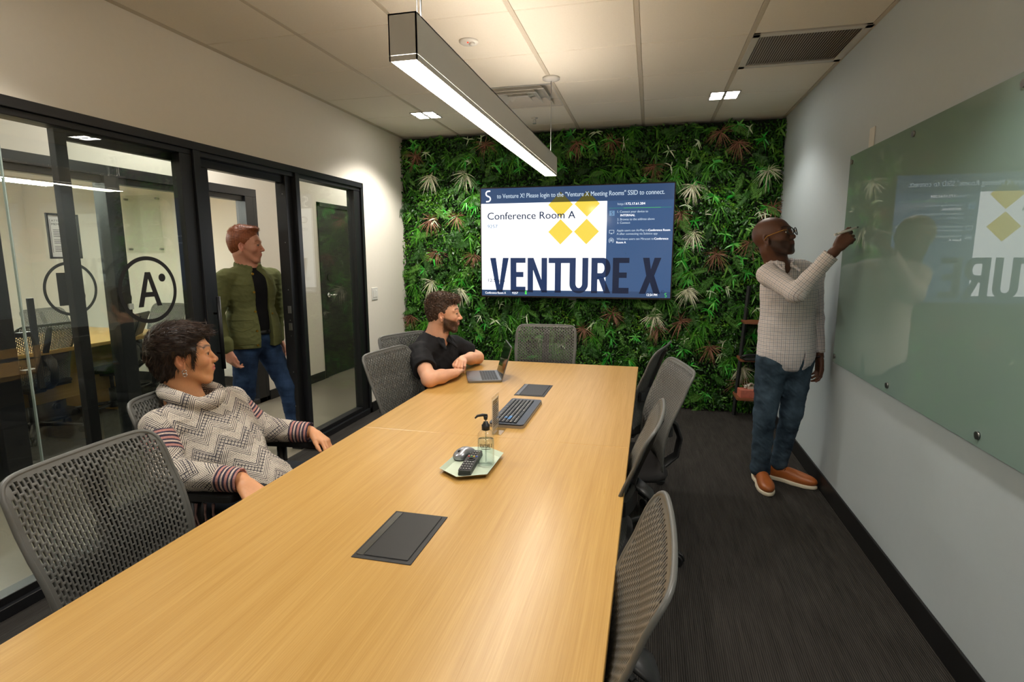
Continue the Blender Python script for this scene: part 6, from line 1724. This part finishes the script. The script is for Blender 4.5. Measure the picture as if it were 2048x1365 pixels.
# ---------------------------------------------------------------- bearded man in the black polo
def man_polo():
    O = np.array((1.15, -1.95, 0.)); R = thing('person', 'bearded man in a black polo shirt sitting with folded forearms by the laptop', 'person', tuple(O))
    def fin(o_): o_.location = tuple(-O); return o_
    sc = 1.04; A = basis((.96, .27, .0), (0, 0, 1)); c = np.array((1.266, -1.945, 1.128))
    S = SDF((.98, -2.50, .60), (1.56, -1.54, 1.28), .0032)
    P_ = head(S, c, A, sc, nose=1.04)
    S.cap(P_(-.034, 0, -.055), (1.190, -1.955, .93), .059, .066, .03); S.cap(P_(-.008, 0, -.080), (1.240, -1.955, .915), .044, .048, .025)
    rs, re, rw = (1.170, -2.150, .890), (1.342, -2.395, .790), (1.425, -2.185, .788); ls, le, lw = (1.275, -1.770, .890), (1.405, -1.670, .790), (1.392, -1.945, .826)
    S.ell((1.17, -1.955, .82), (.10, .15, .17), basis((.92, -.38, 0), (.1, 0, 1)), .04)
    for a_, b_, c_ in ((rs, re, rw), (ls, le, lw)): S.cap((1.21, -1.955 + (a_[1] + 1.955) * .4, .90), a_, .055, .05, .03).cap(a_, b_, .052, .044, .02).cap(b_, np.array(b_) * .55 + np.array(c_) * .45, .044, .041, .02).cap(np.array(b_) * .55 + np.array(c_) * .45, c_, .041, .028, .02)
    hand(S, np.array((1.426, -2.180, .786)), (-.16, 1, .0), (-.05, .0, 1), 1, (8, 10, 12, 14), 3, (10, 16), .96)
    hand(S, np.array((1.394, -1.960, .828)), (.25, -.96, .03), (.10, .05, .99), -1, (40, 44, 46, 48), 4, (26, 20), 1.02)
    def post(o_, V, Q): setcol(o_, 'skin', face_colors(V, c, A, sc, (220, 166, 136), (190, 112, 104), (56, 38, 28), (70, 48, 36), .95, (214, 140, 116)))
    bo = S.build('body', 'skin', R, post); fin(bo); fin(eyes(R, c, A, sc, (60, 42, 28), (-.30, .03)))
    Vb, Qb = S.mesh()
    # curly hair
    S = SDF(c - .18, c + .19, .0036)
    haircap(S, P_, sc, A, c, .014, .003, .003, vol=[((.045, 0, .096), (.052, .058, .024)), ((.080, 0, .082), (.022, .044, .016)), ((-.025, 0, .100), (.064, .060, .022))])
    S.warp(lambda x, y, z: .0042 * np.sin(x * 210 + 2 * np.sin(z * 90)) * np.sin(y * 220 + 1.5 * np.sin(x * 80)) * np.sin(z * 200)); hair_cut(S, P_, A, sc, nape=-.072)
    M['hair_brown'] = hair_mat('brown_hair', [(44, 30, 22), (84, 62, 48), (128, 98, 78)], .5)
    V, Q = S.mesh(); h_ = npmesh('hair', V, Q, 'hair_brown', R); a = h_.data.attributes.new('tone', 'FLOAT', 'POINT'); a.data.foreach_set('value', np.full(len(V), .22, np.float32)); fin(h_)
    r_, n_ = surf_samples(V, Q, lambda p: np.linalg.norm(p - P_(-.018, 0, .03), axis=1) > .072, 4600, rgp); q = (r_ - c) @ A; top = q[:, 2] > .055
    Ls = np.where(top, .020, .008) * rgp.uniform(.7, 1.2, len(r_)); dr = np.where(top[:, None], rgp.normal(size=(len(r_), 3)) * .8, -A[:, 2])
    fin(strands('hair_strands', r_, n_, dr, Ls, .0014, 'hair_brown', R, 4, .9, 0, rgp, .9))
    # beard
    def bm_mask(p):
        w = (p - c) @ A / sc; f, al, u = w[:, 0], np.abs(w[:, 1]), w[:, 2]; cheek = u < -.030 - .28 * np.clip(f - .0, 0, 1) + (f < .012) * .03
        return (f > -.004) & (f < .12) & (al < .075) & cheek & (u > -.122) & ~((np.abs(u + .0605) < .009) & (al < .026) & (f > .06)) & ~((u > -.112) & (u < -.0) & (f < .03) & (al < .035))
    r_, n_ = surf_samples(Vb, Qb, bm_mask, 3600, rgp); fin(strands('beard', r_, n_, np.tile(-A[:, 2] * .9 + A[:, 0] * .2, (len(r_), 1)), rgp.uniform(.006, .012, len(r_)), .0011, 'hair_brown', R, 3, .35, 0, rgp, .45))
    def mo_mask(p):
        w = (p - c) @ A / sc; return (w[:, 0] > .07) & (np.abs(w[:, 1]) < .026) & (w[:, 2] > -.0535) & (w[:, 2] < -.0425)
    r_, n_ = surf_samples(Vb, Qb, mo_mask, 420, rgp); fin(strands('moustache', r_, n_, np.tile(-A[:, 2], (len(r_), 1)), rgp.uniform(.004, .007, len(r_)), .001, 'hair_brown', R, 2, .3, 0, rgp, .4))
    # polo shirt
    f = nrm((.92, -.38, 0)); l = np.array((.38, .92, 0)); B = np.stack([l, f, (0, 0, 1)], 1)
    S = SDF((.88, -2.40, .44), (1.44, -1.52, 1.06), .0045)
    S.ell((1.185, -1.958, .815), (.215, .128, .165), B, .05).ell((1.125, -1.94, .68), (.190, .140, .17), B, .05).ell((1.09, -1.93, .56), (.19, .15, .11), B, .05)
    me_r = np.array(rs) * .42 + np.array(re) * .58; me_l = np.array(ls) * .42 + np.array(le) * .58
    S.cap((1.20, -2.03, .915), rs, .066, .068, .04).cap((1.235, -1.88, .915), ls, .066, .064, .04).cap(rs, me_r, .073, .076, .03).cap(ls, me_l, .068, .072, .03)
    S.warp(folds(.0045, 46, 61)); S.warp(folds(.002, 100, 63))
    for a_, b_, m_ in ((rs, re, me_r), (ls, le, me_l)):
        d = nrm(np.array(b_) - np.array(a_)); S.cap(m_ + d * .115, m_ + d * .16, .115, .115, .004, 'sub')
    S.cap((1.18, -1.99, .935), (1.20, -1.92, .935), .075, .075, .05); nb = np.array((1.218, -1.957, .985)); S.cap(nb + (0, 0, -.05), nb + (.01, 0, .05), .070, .080, .006, 'sub'); S.cap(nb + f * .055 + (0, 0, -.02), nb + f * .100 + (0, 0, -.10), .030, .008, .008, 'sub')
    for s in (1, -1):
        prev = None
        for k in range(9):
            a = math.radians(16 + 164 * k / 8) * s; p = nb + f * math.cos(a) * .084 + l * math.sin(a) * .082 + np.array((0, 0, -.030 + .044 * k / 8))
            if prev is not None: S.cap(prev, p, .0085, .0085, .006, flat=((0, 0, 1), 2.5))
            prev = p
        tip = nb + f * .130 + l * s * .052 + np.array((0, 0, -.075)); st_ = nb + f * .081 + l * s * .024 + np.array((0, 0, -.030)); S.cap(st_, tip, .011, .006, .008); S.cap(nb + f * .062 + l * s * .056 + np.array((0, 0, -.022)), tip, .012, .006, .01)
    fin(S.build('black_polo_shirt', cloth('black_pique', (30, 30, 33), .9, .15, 1000, .35, 20), R))
    S = SDF((.90, -2.16, .04), (1.84, -1.70, .66), .0065)
    S.ell((1.08, -1.93, .55), (.16, .18, .085), None, .04).cap((1.10, -2.03, .55), (1.52, -2.08, .56), .092, .068, .04).cap((1.52, -2.08, .56), (1.55, -2.08, .10), .066, .048, .03).cap((1.12, -1.85, .55), (1.55, -1.84, .56), .092, .068, .04).cap((1.55, -1.84, .56), (1.60, -1.84, .10), .066, .048, .03); S.box((1.4, -1.95, -.01), (.8, .5, .085), None, .01, .004, 'sub')
    fin(S.build('trousers', cloth('charcoal_trousers', (34, 34, 38), .85), R))
    for (x, y) in ((1.55, -2.08), (1.60, -1.84)):
        S = SDF((x - .10, y - .08, -.01), (x + .24, y + .08, .15), .006); S.ell((x + .13, y, .035), (.09, .044, .035), None, .02).ell((x + .04, y, .045), (.10, .038, .045), None, .03).cap((x, y, .05), (x, y, .11), .042, .042, .02); S.box((x, y, -.02), (.3, .3, .021), None, .002, .002, 'sub'); fin(S.build('shoe', 'black_plastic', R))
    return R
man_polo()
